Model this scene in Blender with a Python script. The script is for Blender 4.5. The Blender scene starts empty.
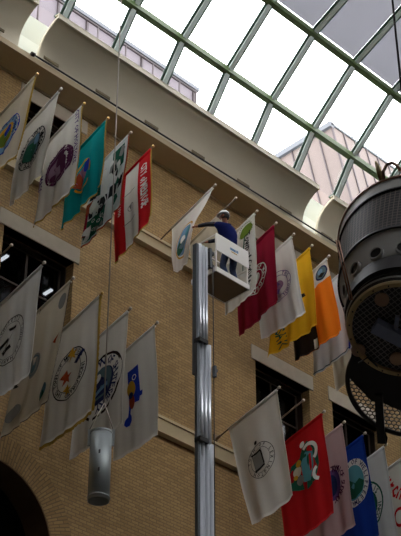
import bpy, bmesh, math, random
from math import sin, cos, pi, radians, sqrt, atan2
from mathutils import Vector, Matrix
random.seed(7)
S = bpy.context.scene
C = S.collection
UPZ = 1.6                       # eye height: everything is laid out from the eye point and raised by this at the end

# ------------------------------------------------------------------ materials
def srgb(r, g, b):
    f = lambda c: (c/255/12.92) if c/255 <= .04045 else ((c/255+.055)/1.055)**2.4
    return (f(r), f(g), f(b), 1)
MATS = {}
def mat(name, col, rough=.7, metal=0., noise=0., nscale=4., transl=0., emit=0., spec=.4):
    if name in MATS: return MATS[name]
    m = bpy.data.materials.new(name); m.use_nodes = True
    nt = m.node_tree; nd = nt.nodes; lk = nt.links
    b = nd['Principled BSDF']
    b.inputs['Base Color'].default_value = col
    b.inputs['Roughness'].default_value = rough
    b.inputs['Metallic'].default_value = metal
    b.inputs['Specular IOR Level'].default_value = spec
    if noise:
        tc = nd.new('ShaderNodeTexCoord'); n = nd.new('ShaderNodeTexNoise')
        n.inputs['Scale'].default_value = nscale; n.inputs['Detail'].default_value = 5
        lk.new(tc.outputs['Object'], n.inputs['Vector'])
        mx = nd.new('ShaderNodeMix'); mx.data_type = 'RGBA'
        mx.inputs[6].default_value = tuple(c*(1-noise) for c in col[:3])+(1,)
        mx.inputs[7].default_value = tuple(min(1, c*(1+noise)) for c in col[:3])+(1,)
        lk.new(n.outputs['Fac'], mx.inputs[0]); lk.new(mx.outputs[2], b.inputs['Base Color'])
    if emit:
        b.inputs['Emission Color'].default_value = col; b.inputs['Emission Strength'].default_value = emit
    if transl:
        t = nd.new('ShaderNodeBsdfTranslucent'); t.inputs['Color'].default_value = col
        ms = nd.new('ShaderNodeMixShader'); ms.inputs[0].default_value = transl
        lk.new(b.outputs[0], ms.inputs[1]); lk.new(t.outputs[0], ms.inputs[2])
        lk.new(ms.outputs[0], nd['Material Output'].inputs[0])
    MATS[name] = m
    return m

def brick_mat(name, c1, c2, mortar, bw=.21, rh=.07, use_uv=False, bump=True):
    m = bpy.data.materials.new(name); m.use_nodes = True
    nt = m.node_tree; nd = nt.nodes; lk = nt.links; b = nd['Principled BSDF']
    tc = nd.new('ShaderNodeTexCoord')
    if use_uv: vec = tc.outputs['UV']
    else:
        sp = nd.new('ShaderNodeSeparateXYZ'); lk.new(tc.outputs['Object'], sp.inputs[0])
        ad = nd.new('ShaderNodeMath'); ad.operation = 'ADD'
        lk.new(sp.outputs[0], ad.inputs[0]); lk.new(sp.outputs[1], ad.inputs[1])
        cb = nd.new('ShaderNodeCombineXYZ'); lk.new(ad.outputs[0], cb.inputs[0]); lk.new(sp.outputs[2], cb.inputs[1])
        vec = cb.outputs[0]
    br = nd.new('ShaderNodeTexBrick'); lk.new(vec, br.inputs['Vector'])
    br.inputs['Scale'].default_value = 1
    br.inputs['Brick Width'].default_value = bw; br.inputs['Row Height'].default_value = rh
    br.inputs['Mortar Size'].default_value = .011; br.inputs['Mortar Smooth'].default_value = .2
    br.inputs['Bias'].default_value = -.1
    br.inputs['Color1'].default_value = c1; br.inputs['Color2'].default_value = c2; br.inputs['Mortar'].default_value = mortar
    n = nd.new('ShaderNodeTexNoise'); n.inputs['Scale'].default_value = .8; n.inputs['Detail'].default_value = 6
    lk.new(tc.outputs['Object'], n.inputs['Vector'])
    rp = nd.new('ShaderNodeMapRange'); lk.new(n.outputs['Fac'], rp.inputs[0])
    rp.inputs[1].default_value = .3; rp.inputs[2].default_value = .7; rp.inputs[3].default_value = .86; rp.inputs[4].default_value = 1.1
    mx = nd.new('ShaderNodeMix'); mx.data_type = 'RGBA'; mx.blend_type = 'MULTIPLY'; mx.inputs[0].default_value = 1
    lk.new(br.outputs['Color'], mx.inputs[6]); lk.new(rp.outputs[0], mx.inputs[7])
    lk.new(mx.outputs[2], b.inputs['Base Color']); b.inputs['Roughness'].default_value = .9
    bp = nd.new('ShaderNodeBump'); bp.inputs['Strength'].default_value = .5; bp.inputs['Distance'].default_value = .01
    inv = nd.new('ShaderNodeMath'); inv.operation = 'SUBTRACT'; inv.inputs[0].default_value = 1
    lk.new(br.outputs['Fac'], inv.inputs[1]); lk.new(inv.outputs[0], bp.inputs['Height']); lk.new(bp.outputs[0], b.inputs['Normal'])
    return m

def glass_mat(name, tint, gloss=.06):
    m = bpy.data.materials.new(name); m.use_nodes = True
    nt = m.node_tree; nd = nt.nodes; lk = nt.links; nd.remove(nd['Principled BSDF'])
    t = nd.new('ShaderNodeBsdfTransparent'); t.inputs[0].default_value = tint
    g = nd.new('ShaderNodeBsdfGlossy'); g.inputs['Roughness'].default_value = .03
    ms = nd.new('ShaderNodeMixShader'); ms.inputs[0].default_value = gloss
    lk.new(t.outputs[0], ms.inputs[1]); lk.new(g.outputs[0], ms.inputs[2]); lk.new(ms.outputs[0], nd['Material Output'].inputs[0])
    return m

def mesh_screen_mat(name, back, wire, pitch, frac, diag=False, rough=.6, cyl=None):
    """woven wire screen: a lattice of wires over a dark backing, laid on the surface's own UVs (metres)"""
    m = bpy.data.materials.new(name); m.use_nodes = True
    nt = m.node_tree; nd = nt.nodes; lk = nt.links; b = nd['Principled BSDF']
    tc = nd.new('ShaderNodeTexCoord'); mp = nd.new('ShaderNodeMapping'); lk.new(tc.outputs['UV'], mp.inputs[0])
    mp.inputs['Scale'].default_value = (1/pitch, 1/pitch, 1)
    if diag: mp.inputs['Rotation'].default_value = (0, 0, radians(45))
    sp = nd.new('ShaderNodeSeparateXYZ'); lk.new(mp.outputs[0], sp.inputs[0])
    outs = []
    for k in (0, 1):
        fr = nd.new('ShaderNodeMath'); fr.operation = 'FRACT'; lk.new(sp.outputs[k], fr.inputs[0])
        lt = nd.new('ShaderNodeMath'); lt.operation = 'LESS_THAN'; lt.inputs[1].default_value = frac; lk.new(fr.outputs[0], lt.inputs[0])
        outs.append(lt)
    mxn = nd.new('ShaderNodeMath'); mxn.operation = 'MAXIMUM'; lk.new(outs[0].outputs[0], mxn.inputs[0]); lk.new(outs[1].outputs[0], mxn.inputs[1])
    mx = nd.new('ShaderNodeMix'); mx.data_type = 'RGBA'; mx.inputs[6].default_value = back; mx.inputs[7].default_value = wire
    lk.new(mxn.outputs[0], mx.inputs[0]); lk.new(mx.outputs[2], b.inputs['Base Color']); b.inputs['Roughness'].default_value = rough
    return m

M_BRICK = brick_mat('yellow_brick', (.44, .285, .118, 1), (.33, .205, .08, 1), (.255, .17, .078, 1), rh=.078)
M_VOUS = brick_mat('voussoir_brick', (.40, .25, .10, 1), (.29, .175, .07, 1), (.20, .135, .06, 1), bw=.30, rh=.075, use_uv=True)
M_TRIM = mat('limestone_trim', (.52, .42, .25, 1), .8, noise=.12, nscale=3)
M_LINTEL = mat('limestone_lintel', (.47, .41, .31, 1), .85, noise=.15, nscale=4)
M_BEAM = mat('painted_beam', (.46, .37, .23, 1), .75, noise=.05)
M_COVE = mat('cream_plaster', (.60, .55, .42, 1), .85, noise=.03)
M_COVEEDGE = mat('plaster_edge', (.66, .61, .48, 1), .8)
M_SLOT = mat('slot_grille', (.22, .18, .11, 1), .7)
M_GREEN = mat('olive_green_steel', (.09, .145, .045, 1), .5)
M_TEAL = mat('grey_green_steel', (.80, .92, .87, 1), .35, noise=.04)
M_TEALD = mat('dark_green_gasket', (.04, .09, .06, 1), .5)
M_GLASS = glass_mat('roof_glass', (.96, .97, .98, 1), .04)
M_WGLASS = glass_mat('window_glass', (.45, .45, .45, 1), .03)
M_SHADE = mat('shade_fabric', (.32, .32, .335, 1), .9, transl=.72, noise=.05, nscale=2)
M_FLOOR = mat('stone_floor', (.10, .09, .08, 1), .5, noise=.15)
M_PLASTER = mat('far_wall_stone', (.12, .105, .085, 1), .9, noise=.1)
M_DARK = mat('dark_brown_wood', (.035, .022, .013, 1), .6)
M_POLE = mat('varnished_pole', (.22, .15, .09, 1), .4, noise=.1)
M_KNOB = mat('pale_finial', (.62, .55, .44, 1), .35)
M_GOLDK = mat('gold_finial', (.65, .42, .12, 1), .3, metal=.6)
M_FRINGE = mat('gold_fringe', (.50, .32, .05, 1), .7, noise=.3, nscale=30, transl=.2)
M_ALU = mat('brushed_aluminium', (.60, .63, .66, 1), .32, metal=.75, noise=.05)
M_ALUD = mat('dark_grey_metal', (.10, .11, .12, 1), .45, metal=.6)  # dark grey metal of the mast rail, latches, arm bracket and screw plates
M_BLK = mat('black_plastic', (.012, .012, .013, 1), .5)
M_WIRE = mat('steel_wire', (.42, .38, .33, 1), .5, metal=.4)
M_CABLE = mat('black_cable', (.02, .017, .02, 1), .6)
M_TIN = mat('galvanised_tube', (.36, .40, .40, 1), .5, metal=.5, noise=.08, nscale=6)
M_WHITE = mat('white_panel', (.92, .90, .84, 1), .45)
M_PLAT = mat('platform_plate', (.22, .18, .13, 1), .6)

# ------------------------------------------------------------------ mesh helpers
def newbm(): return bmesh.new()
def box(bm, x0, x1, y0, y1, z0, z1, mi=0):
    v = [bm.verts.new((x, y, z)) for x in (x0, x1) for y in (y0, y1) for z in (z0, z1)]
    for f in ((0,1,3,2), (4,6,7,5), (0,4,5,1), (2,3,7,6), (0,2,6,4), (1,5,7,3)):
        fc = bm.faces.new([v[i] for i in f]); fc.material_index = mi
def hexa(bm, P, mi=0):
    v = [bm.verts.new(p) for p in P]     # P: 4 bottom (ccw), 4 top
    for f in ((3,2,1,0), (4,5,6,7), (0,1,5,4), (1,2,6,5), (2,3,7,6), (3,0,4,7)):
        fc = bm.faces.new([v[i] for i in f]); fc.material_index = mi
def bar(bm, a, b, w, h, up=Vector((0,0,1)), mi=0):
    a = Vector(a); b = Vector(b); d = (b-a).normalized()
    s = d.cross(Vector(up)).normalized(); u = s.cross(d).normalized()
    s *= w/2; u *= h/2
    hexa(bm, [a-s-u, a+s-u, a+s+u, a-s+u, b-s-u, b+s-u, b+s+u, b-s+u], mi)
def tube(bm, pts, r, n=8, mi=0, caps=True):
    pts = [Vector(p) for p in pts]; rings = []
    rs = r if isinstance(r, (list, tuple)) else [r]*len(pts)
    ref = None
    for i, p in enumerate(pts):
        d = ((pts[i+1]-p) if i == 0 else (p-pts[i-1]) if i == len(pts)-1 else (pts[i+1]-pts[i-1])).normalized()
        if ref is None:
            ref = Vector((0,0,1)) if abs(d.z) < .9 else Vector((1,0,0))
        s = d.cross(ref).normalized(); u = s.cross(d).normalized(); ref = u
        rings.append([bm.verts.new(p+(s*cos(2*pi*k/n)+u*sin(2*pi*k/n))*rs[i]) for k in range(n)])
    for a, b in zip(rings, rings[1:]):
        for k in range(n):
            f = bm.faces.new((a[k], a[(k+1)%n], b[(k+1)%n], b[k])); f.material_index = mi; f.smooth = True
    if caps:
        f = bm.faces.new(rings[0][::-1]); f.material_index = mi
        f = bm.faces.new(rings[-1]); f.material_index = mi
def ball(bm, c, r, n=10, sz=1.):
    mtx = Matrix.Translation(c) @ Matrix.Diagonal((r, r, r*sz, 1))
    res = bmesh.ops.create_uvsphere(bm, u_segments=n, v_segments=max(5, n//2+2), radius=1, matrix=mtx)
    for v in res['verts']:
        for f in v.link_faces: f.smooth = True
def build(name, bm, m, parent=None, origin=None, recalc=True):
    me = bpy.data.meshes.new(name)
    if recalc: bmesh.ops.recalc_face_normals(bm, faces=bm.faces)
    off = Vector(origin) if origin is not None else (Vector(parent['_loc']) if parent is not None else None)
    if off is not None:
        for v in bm.verts: v.co -= off
    bm.to_mesh(me); bm.free()
    for mm in (m if isinstance(m, (list, tuple)) else [m]): me.materials.append(mm)
    o = bpy.data.objects.new(name, me); C.objects.link(o)
    if parent is not None:
        o.parent = parent; o['_loc'] = parent['_loc']
    elif off is not None: o.location = off; o['_loc'] = list(off)
    return o
def thing(name, label, cat, loc=(0,0,0), group=None, kind=None):
    o = bpy.data.objects.new(name, None); C.objects.link(o); o.location = loc; o['_loc'] = list(loc)
    o.empty_display_size = .2
    if label: o['label'] = label
    if cat: o['category'] = cat
    if group: o['group'] = group
    if kind: o['kind'] = kind
    return o
def tag(o, label=None, cat=None, group=None, kind=None):
    if label: o['label'] = label
    if cat: o['category'] = cat
    if group: o['group'] = group
    if kind: o['kind'] = kind
    return o
def struct(name, bm, m, label=None, **k):
    o = build(name, bm, m, **k); o['kind'] = 'structure'
    if label: o['label'] = label; o['category'] = 'building part'
    return o

# ------------------------------------------------------------------ eye and pixel rays (used only to read heights and depths off the flags)
F_PX, ELEV, AZ = 1500., radians(35), radians(45)
FW = Vector((cos(AZ)*cos(ELEV), sin(AZ)*cos(ELEV), sin(ELEV)))
RT = Vector((sin(AZ), -cos(AZ), 0)); UP = RT.cross(FW)
def ray(x, y): return FW + RT*((x-200.5)/F_PX) + UP*((268-y)/F_PX)
def onX(p, X):
    d = ray(*p); return d*(X/d.x)
def onY(p, Y):
    d = ray(*p); return d*(Y/d.y)

# ================================================================== THE SETTING
WY = 22.0
X0, X1 = -4., 40.
def apply_bool(o, cutters):
    for c in cutters:
        md = o.modifiers.new('b', 'BOOLEAN'); md.operation = 'DIFFERENCE'; md.object = c; md.solver = 'EXACT'
    dg = bpy.context.evaluated_depsgraph_get()
    me = bpy.data.meshes.new_from_object(o.evaluated_get(dg))
    o.modifiers.clear(); o.data = me
    for c in cutters: bpy.data.objects.remove(c, do_unlink=True)
bm = newbm(); box(bm, X0, X1, WY, WY+.7, -UPZ, 25.3)
wall = struct('wall_north', bm, M_BRICK, 'tan brick wall of the hall behind the rows of flags')
LOW = [(9.7, 11.95), (12.86, 15.0), (15.83, 17.88), (23.96, 26.02), (26.93, 29.0), (29.95, 32.0)]
UPW = [(13.1, 14.85), (16.1, 17.9), (24.0, 25.8), (27.0, 28.8)]
cut = []
def cutter(bm):
    o = build('cutter', bm, M_BRICK); cut.append(o)
for a, b in LOW:
    bm = newbm(); box(bm, a, b, WY-.5, WY+1.2, 17.15, 19.9); cutter(bm)
for a, b in UPW:
    bm = newbm(); box(bm, a, b, WY-.5, WY+1.2, 21.95, 23.8); cutter(bm)
ACX, ACZ, ARI, ARO = 16.1, 12.6, 1.63, 2.2
def arch_prism(cx, r, y0, y1, zb):
    bm = newbm(); pr = [(cx+r*cos(t), ACZ+r*sin(t)) for t in [pi*k/32 for k in range(33)]] + [(cx-r, zb), (cx+r, zb)]
    a = [bm.verts.new((x, y0, z)) for x, z in pr]; b = [bm.verts.new((x, y1, z)) for x, z in pr]
    bm.faces.new(a); bm.faces.new(b[::-1])
    for i in range(len(pr)): bm.faces.new((a[i], a[(i+1) % len(pr)], b[(i+1) % len(pr)], b[i]))
    bmesh.ops.recalc_face_normals(bm, faces=bm.faces); return bm
for cx in (16.1,):
    cutter(arch_prism(cx, ARI, WY-.5, WY+1.2, 9.0))
apply_bool(wall, cut)

# arch ring of radial bricks (proud of the wall by 2 cm) with a dark lining
bm = newbm(); uvl = bm.loops.layers.uv.new('UVMap'); N = 48
def ringpt(r, t, y): return (ACX+r*cos(t), y, ACZ+r*sin(t))
for k in range(N):
    t0, t1 = pi*k/N, pi*(k+1)/N
    for (ra, ya, rb, yb, va, vb) in ((ARI, WY-.02, ARO, WY-.02, 0, .6), (ARO, WY-.02, ARO, WY+.01, .6, .62)):
        q = [bm.verts.new(ringpt(ra, t0, ya)), bm.verts.new(ringpt(rb, t0, yb)), bm.verts.new(ringpt(rb, t1, yb)), bm.verts.new(ringpt(ra, t1, ya))]
        f = bm.faces.new(q); uu = [(va, t0*1.95), (vb, t0*1.95), (vb, t1*1.95), (va, t1*1.95)]
        for l, u in zip(f.loops, uu): l[uvl].uv = u
struct('trim_1', bm, M_VOUS, 'ring of radial bricks round the arched opening')
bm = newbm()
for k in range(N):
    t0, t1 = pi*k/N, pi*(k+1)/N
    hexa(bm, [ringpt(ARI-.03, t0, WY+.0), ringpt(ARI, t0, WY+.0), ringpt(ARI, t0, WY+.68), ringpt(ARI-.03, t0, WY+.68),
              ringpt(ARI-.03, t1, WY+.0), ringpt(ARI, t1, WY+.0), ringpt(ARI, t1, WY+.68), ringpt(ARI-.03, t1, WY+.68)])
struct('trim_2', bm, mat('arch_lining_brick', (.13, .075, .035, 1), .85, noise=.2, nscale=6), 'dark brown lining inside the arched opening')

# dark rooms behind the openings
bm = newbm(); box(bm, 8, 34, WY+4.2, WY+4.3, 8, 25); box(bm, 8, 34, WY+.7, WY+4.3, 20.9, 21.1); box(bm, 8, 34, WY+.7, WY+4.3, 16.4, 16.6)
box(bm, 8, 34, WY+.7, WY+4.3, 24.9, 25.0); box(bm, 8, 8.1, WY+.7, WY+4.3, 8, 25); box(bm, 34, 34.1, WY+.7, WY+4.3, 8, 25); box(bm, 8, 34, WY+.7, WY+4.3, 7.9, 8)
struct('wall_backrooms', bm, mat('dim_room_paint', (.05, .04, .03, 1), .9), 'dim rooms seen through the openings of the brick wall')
# string courses
bm = newbm(); box(bm, X0, X1, WY-.16, WY, 21.44, 21.76); box(bm, X0, X1, WY-.21, WY, 21.70, 21.77)
struct('trim_3', bm, M_TRIM, 'limestone string course under the upper flags')
bm = newbm(); box(bm, X0, X1, WY-.16, WY, 16.47, 16.86); box(bm, X0, X1, WY-.20, WY, 16.80, 16.87)
struct('trim_4', bm, M_TRIM, 'limestone string course under the lower windows')
# windows
wn = 0
def window(a, b, z0, z1, lint, label):
    global wn
    wn += 1
    w = thing('window_%d' % wn, label, 'window', ((a+b)/2, WY, z0), kind='structure')
    bm = newbm(); y0, y1 = WY+.42, WY+.50
    box(bm, a, a+.09, y0, y1, z0, z1); box(bm, b-.09, b, y0, y1, z0, z1); box(bm, a+.09, b-.09, y0, y1, z0, z0+.09); box(bm, a+.09, b-.09, y0, y1, z1-.09, z1)
    mcx = (a+b)/2
    box(bm, mcx-.035, mcx+.035, y0, y1, z0+.09, z1-.09)
    box(bm, a+.09, mcx-.035, y0+.01, y1, z0+(z1-z0)*.62, z0+(z1-z0)*.62+.05); box(bm, mcx+.035, b-.09, y0+.01, y1, z0+(z1-z0)*.62, z0+(z1-z0)*.62+.05)
    build('frame', bm, M_DARK, w)
    bm = newbm(); box(bm, a+.02, b-.02, WY+.45, WY+.46, z0+.02, z1-.02)
    build('glass_pane', bm, M_WGLASS, w)
    if lint:
        bm = newbm(); box(bm, a-.15, b+.15, WY-.03, WY+.25, z1, z1+lint)
        bmesh.ops.bevel(bm, geom=bm.edges[:], offset=.012, segments=1, affect='EDGES'); build('lintel', bm, M_LINTEL, w)
    # dark timber reveal lining at head and sides
    bm = newbm(); box(bm, a, b, WY+.26, WY+.42, z1-.05, z1); box(bm, a, a+.03, WY+.26, WY+.42, z0, z1-.05); box(bm, b-.03, b, WY+.26, WY+.42, z0, z1-.05)
    build('reveal', bm, M_DARK, w)
wl = ['far left lower window, outside the photo edge', 'lower window just left of the photo edge', 'lower window behind the leftmost white flags',
      'lower window behind the white and red flags', 'lower window under the round lamp, above the blue flag', 'lower window furthest right']
for (a, b), l in zip(LOW, wl): window(a, b, 17.15, 19.9, .43, l)
wl = ['small upper window left of the photo edge', 'small upper window behind the leftmost upper flags', 'small upper window behind the maroon and yellow flags', 'small upper window behind the big hanging lamp']
for (a, b), l in zip(UPW, wl): window(a, b, 21.95, 23.8, .42, l)
# glowing bars added behind the left lower window, standing in for glass reflections
M_REFLGLOW = mat('reflection_glow_bar', (.85, .92, 1, 1), .5, emit=1.3)
for (px, py), (dx, dz), lab in (((4, 258), (.42, .0), 'short added glowing bar for a reflection in the left window, left one'), ((48, 292), (.0, .0), 'added glowing bar for a reflection in the left window, beside the white flags')):
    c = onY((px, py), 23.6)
    t = thing('reflection_glow', lab, 'light', (c.x, c.y, c.z), 'added reflection glows behind the left window')
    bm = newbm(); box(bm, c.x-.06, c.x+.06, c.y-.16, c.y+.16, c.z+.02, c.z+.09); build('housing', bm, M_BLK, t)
    bm = newbm(); box(bm, c.x-.04, c.x+.04, c.y-.14, c.y+.14, c.z-.02, c.z+.02); build('tube', bm, M_REFLGLOW, t)
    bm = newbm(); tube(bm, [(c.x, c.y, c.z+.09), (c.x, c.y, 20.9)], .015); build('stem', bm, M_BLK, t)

# beam under the cornice, and the cove units above it
BZ = 24.28
bm = newbm(); box(bm, X0, X1, 21.3, WY, BZ, BZ+.05); box(bm, X0, X1, 21.3, 21.36, BZ+.05, BZ+.16); box(bm, X0, X1, 21.95, WY-.001, BZ-.05, BZ)
struct('trim_5', bm, M_BEAM, 'flat brown beam soffit between brick wall and cornice')
bm = newbm()
prof_b = [(21.36, 24.33), (21.62, 24.45), (21.72, 24.8), (21.72, 25.35), (21.6, 26.0)]
for (ya, za), (yb, zb) in zip(prof_b, prof_b[1:]):
    hexa(bm, [(X0, ya, za), (X1, ya, za), (X1, ya+.06, za+.02), (X0, ya+.06, za+.02), (X0, yb, zb), (X1, yb, zb), (X1, yb+.06, zb+.02), (X0, yb+.06, zb+.02)])
struct('trim_6', bm, mat('pale_back_plaster', (.42, .44, .38, 1), .8), 'pale plaster back wall seen in the gaps between cornice units')
PROF = [(21.30, BZ+.06), (21.34, BZ+.14), (21.345, BZ+.30), (21.32, BZ+.48), (21.26, BZ+.66), (21.15, BZ+.83), (21.00, BZ+.97), (20.84, BZ+1.07), (20.70, BZ+1.12)]
def cove(xa, xb, lab, n):
    t = thing('trim_%d' % n, lab, 'cornice', (xa, 21.3, BZ), kind='structure')
    bm = newbm(); inner = PROF; T = .07
    outer = []
    for i, (y, z) in enumerate(PROF):
        a = PROF[max(0, i-1)]; b = PROF[min(len(PROF)-1, i+1)]
        dy, dz = b[0]-a[0], b[1]-a[1]; L = sqrt(dy*dy+dz*dz); outer.append((y+dz/L*T, z-dy/L*T))
    ring = inner + outer[::-1]
    A = [bm.verts.new((xa, y, z)) for y, z in ring]; B = [bm.verts.new((xb, y, z)) for y, z in ring]
    n_ = len(ring)
    for i in range(n_):
        f = bm.faces.new((A[i], A[(i+1) % n_], B[(i+1) % n_], B[i])); f.smooth = i < len(PROF)-1
    m_ = len(PROF)
    for i in range(m_-1):
        bm.faces.new((A[i], A[i+1], A[n_-2-i], A[n_-1-i])); bm.faces.new((B[i], B[i+1], B[n_-2-i], B[n_-1-i]))
    build('cove_shell', bm, M_COVE, t)
    bm = newbm(); box(bm, xa, xb, 20.665, 20.70, BZ+1.10, BZ+1.235); box(bm, xa, xb, 20.66, 20.80, BZ+1.235, BZ+1.255); build('lip', bm, M_COVEEDGE, t)
    bm = newbm(); box(bm, xa, xb, 20.70, 20.86, BZ+1.255, BZ+1.30); build('gutter_edge', bm, M_TEALD, t)
    return t
U0 = cove(5.9, 15.28, 'cream coved cornice unit at the top left corner', 7)
U1 = cove(15.89, 25.30, 'long cream coved cornice unit across the middle', 8)
U2 = cove(25.89, 35.3, 'cream coved cornice unit behind the big round lamp', 9)
for unit, xs in ((U0, (12.95, 14.6)), (U1, (16.27, 17.93, 19.58, 21.24, 22.93, 24.6)), (U2, (26.3, 27.9))):
    for x in xs:
        bm = newbm(); box(bm, x-.23, x+.23, 21.313, 21.335, BZ+.33, BZ+.41); build('air_slot', bm, M_SLOT, unit)
# other faces of the hall
bm = newbm(); box(bm, X0, X1, -2.7, -2, -UPZ, 25.5); struct('wall_south', bm, M_PLASTER, 'stone wall behind the viewer')
bm = newbm(); box(bm, X0-.5, X0, -2.7, WY+.7, -UPZ, 29); struct('wall_west', bm, M_PLASTER, 'end wall behind the viewer')
bm = newbm(); box(bm, X1, X1+.5, -2.7, WY+.7, -UPZ, 29); struct('wall_east', bm, M_PLASTER, 'far end wall of the hall')
bm = newbm(); box(bm, X0-.5, X1+.5, -2.7, WY+5, -UPZ-.3, -UPZ); struct('floor', bm, M_FLOOR, 'stone floor of the hall')

# ---- vaulted glass roof
NODES = [(20.74, 25.50), (20.03, 26.60), (18.46, 28.0), (16.3, 29.0), (13.4, 29.65), (10, 29.85)]
full = NODES + [(20-y, z) for y, z in NODES[-2::-1]]
CE = thing('ceiling', 'vaulted glass roof of green steel bars', 'glass roof', (20, 10, 25.5), kind='structure')
XR = [16.07+1.66*k for k in range(-5, 10)]
for x in XR:
    bm = newbm()
    for (ya, za), (yb, zb) in zip(full, full[1:]):
        a = Vector((x, ya, za)); b = Vector((x, yb, zb))
        bar(bm, a, b, .105, .13, up=(1, 0, 0)); 
    r = build('rafter', bm, M_TEAL, CE)
    bm = newbm()
    for (ya, za), (yb, zb) in zip(full, full[1:]):
        a = Vector((x-.062, ya, za-.0)); b = Vector((x-.062, yb, zb-.0)); bar(bm, a, b, .02, .14, up=(1, 0, 0))
        a = Vector((x+.062, ya, za-.0)); b = Vector((x+.062, yb, zb-.0)); bar(bm, a, b, .02, .14, up=(1, 0, 0))
    build('gasket', bm, M_TEALD, r)
for i, (y, z) in enumerate(full[1:-1]):
    bm = newbm(); a = Vector((XR[0], y, z-.02)); b = Vector((XR[-1], y, z-.02))
    bar(bm, a, b, .17, .16); build('purlin', bm, M_GREEN, CE)
    
for ti in range(5):
    if ti > 2: continue
    (ya, za), (yb, zb) = NODES[ti], NODES[ti+1]
    d = Vector((0, yb-ya, zb-za)).normalized(); nrm = Vector((0, -d.z, d.y)); nrm = nrm if nrm.z > 0 else -nrm
    for x in XR[:-1]:
        off = nrm*.085
        bm = newbm(); a = Vector((x+.83, ya, za))+off; b = Vector((x+.83, yb, zb))+off
        bar(bm, a, b, .02, 1.62, up=(1, 0, 0)); build('roof_pane', bm, M_GLASS, CE)
        if ti == 2:
            bm = newbm(); a = Vector((x+.83, ya, za))+off*.3+d*.13; b = Vector((x+.83, yb, zb))+off*.3-d*.1
            bar(bm, a, b, .012, 1.40, up=(1, 0, 0)); build('shade_panel', bm, M_SHADE, CE)

# upper vault and far side: unseen shades added to dim the lower wall
sh_nodes = [(y, z) for y, z in full if 0 < y <= 16.5]
for x in XR[:-1]:
    bm = newbm()
    for (ya, za), (yb, zb) in zip(sh_nodes, sh_nodes[1:]):
        bar(bm, (x+.83, ya, za+.08), (x+.83, yb, zb+.08), .012, 1.5, up=(1, 0, 0))
    build('shade_run', bm, M_SHADE, CE)
for xa, xb, w in ((X0-.5, XR[0]-.1, 'west'), (XR[-1]+.1, X1+.5, 'east')):  # solid roof added over both unseen ends to keep sky light out
    bm = newbm()
    for (ya, za), (yb, zb) in zip([(22.7, 24.9)]+full, full+[(-2.7, 24.9)]):
        bar(bm, ((xa+xb)/2, ya, za+.12), ((xa+xb)/2, yb, zb+.12), .1, xb-xa, up=(1, 0, 0))
    struct('trim_roof_block_'+w, bm, M_PLASTER, 'unseen solid roof added over the %s end of the hall to block sky light' % w)

# ---- what stands outside on the roof
M_OUT = mat('pale_lilac_cladding', (.14, .122, .135, 1), .8)
M_OUTP = mat('pink_cream_cladding', (.13, .103, .092, 1), .8, noise=.05)
M_SEAM = mat('cladding_seam', (.05, .038, .04, 1), .7)
M_COP = mat('slate_coping', (.08, .088, .10, 1), .6)
t = thing('rooftop_penthouse', 'long pale rooftop wall with dark railing beyond the glass, at upper left', 'building', (20, 25, 25))
bm = newbm(); box(bm, 8, 24.7, 25, 28, 24.5, 31.35); build('wall', bm, M_OUT, t)
bm = newbm(); box(bm, 8, 24.85, 24.9, 28.1, 31.35, 31.5); build('coping', bm, M_COP, t)
bm = newbm()
for k in range(18):
    x = 24.66-k*1.1; box(bm, x-.03, x+.03, 24.93, 25, 25, 31.35)
build('seam_strip', bm, M_SEAM, t)
bm = newbm(); tube(bm, [(8, 24.5, 30.72), (24.3, 24.5, 30.72)], .035); tube(bm, [(24.3, 24.5, 30.72), (24.3, 24.5, 29.2)], .035)
for k in range(14):
    x = 23.6-k*1.1; tube(bm, [(x, 24.5, 29.2), (x, 24.5, 30.72)], .028)
tube(bm, [(8, 24.5, 29.2), (24.3, 24.5, 29.2)], .03)
for k in range(4): box(bm, 11+k*4, 11.06+k*4, 24.5, 25, 29.15, 29.25)
build('railing', bm, M_SEAM, t)

t = thing('rooftop_house', 'pink and cream clad rooftop house with slate roof edge beyond the glass, at right', 'building', (31.4, 25, 25))
KB = .18
def sh(p): return Vector((p[0], p[1]+KB*(p[2]-34.06), p[2]))
hx0, hy0, hz = 31.42, 25.0, 34.0
bm = newbm()
hexa(bm, [sh(p) for p in ((hx0, hy0, 22), (42, hy0, 22), (42, 33, 22), (hx0, 33, 22), (hx0, hy0, hz), (42, hy0, hz), (42, 33, hz), (hx0, 33, hz))])
build('wall', bm, M_OUTP, t)
bm = newbm()
for k in range(1, 14):
    x = hx0+k*.62; bar(bm, sh((x, hy0-.02, 23)), sh((x, hy0-.02, hz)), .05, .04)
for k in range(1, 12):
    y = hy0+k*.62; bar(bm, sh((hx0-.02, y, 23)), sh((hx0-.02, y, hz)), .05, .04)
bar(bm, sh((hx0, hy0, 23)), sh((hx0, hy0, hz)), .06, .06)
build('seam_strip', bm, M_SEAM, t)
bm = newbm(); box(bm, hx0-.05, 42, hy0-.06, hy0+.15, hz-.02, hz+.07); box(bm, hx0-.12, hx0+.1, hy0-.06, 33, hz-.12, hz+.1); build('roof_edge', bm, M_COP, t)
for k in range(6):
    bm = newbm(); tube(bm, [(hx0+1.2+k*1.3, hy0, hz+.07), (hx0+1.2+k*1.3, hy0, hz+.27)], .025); build('roof_post', bm, M_COP, t)

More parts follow.
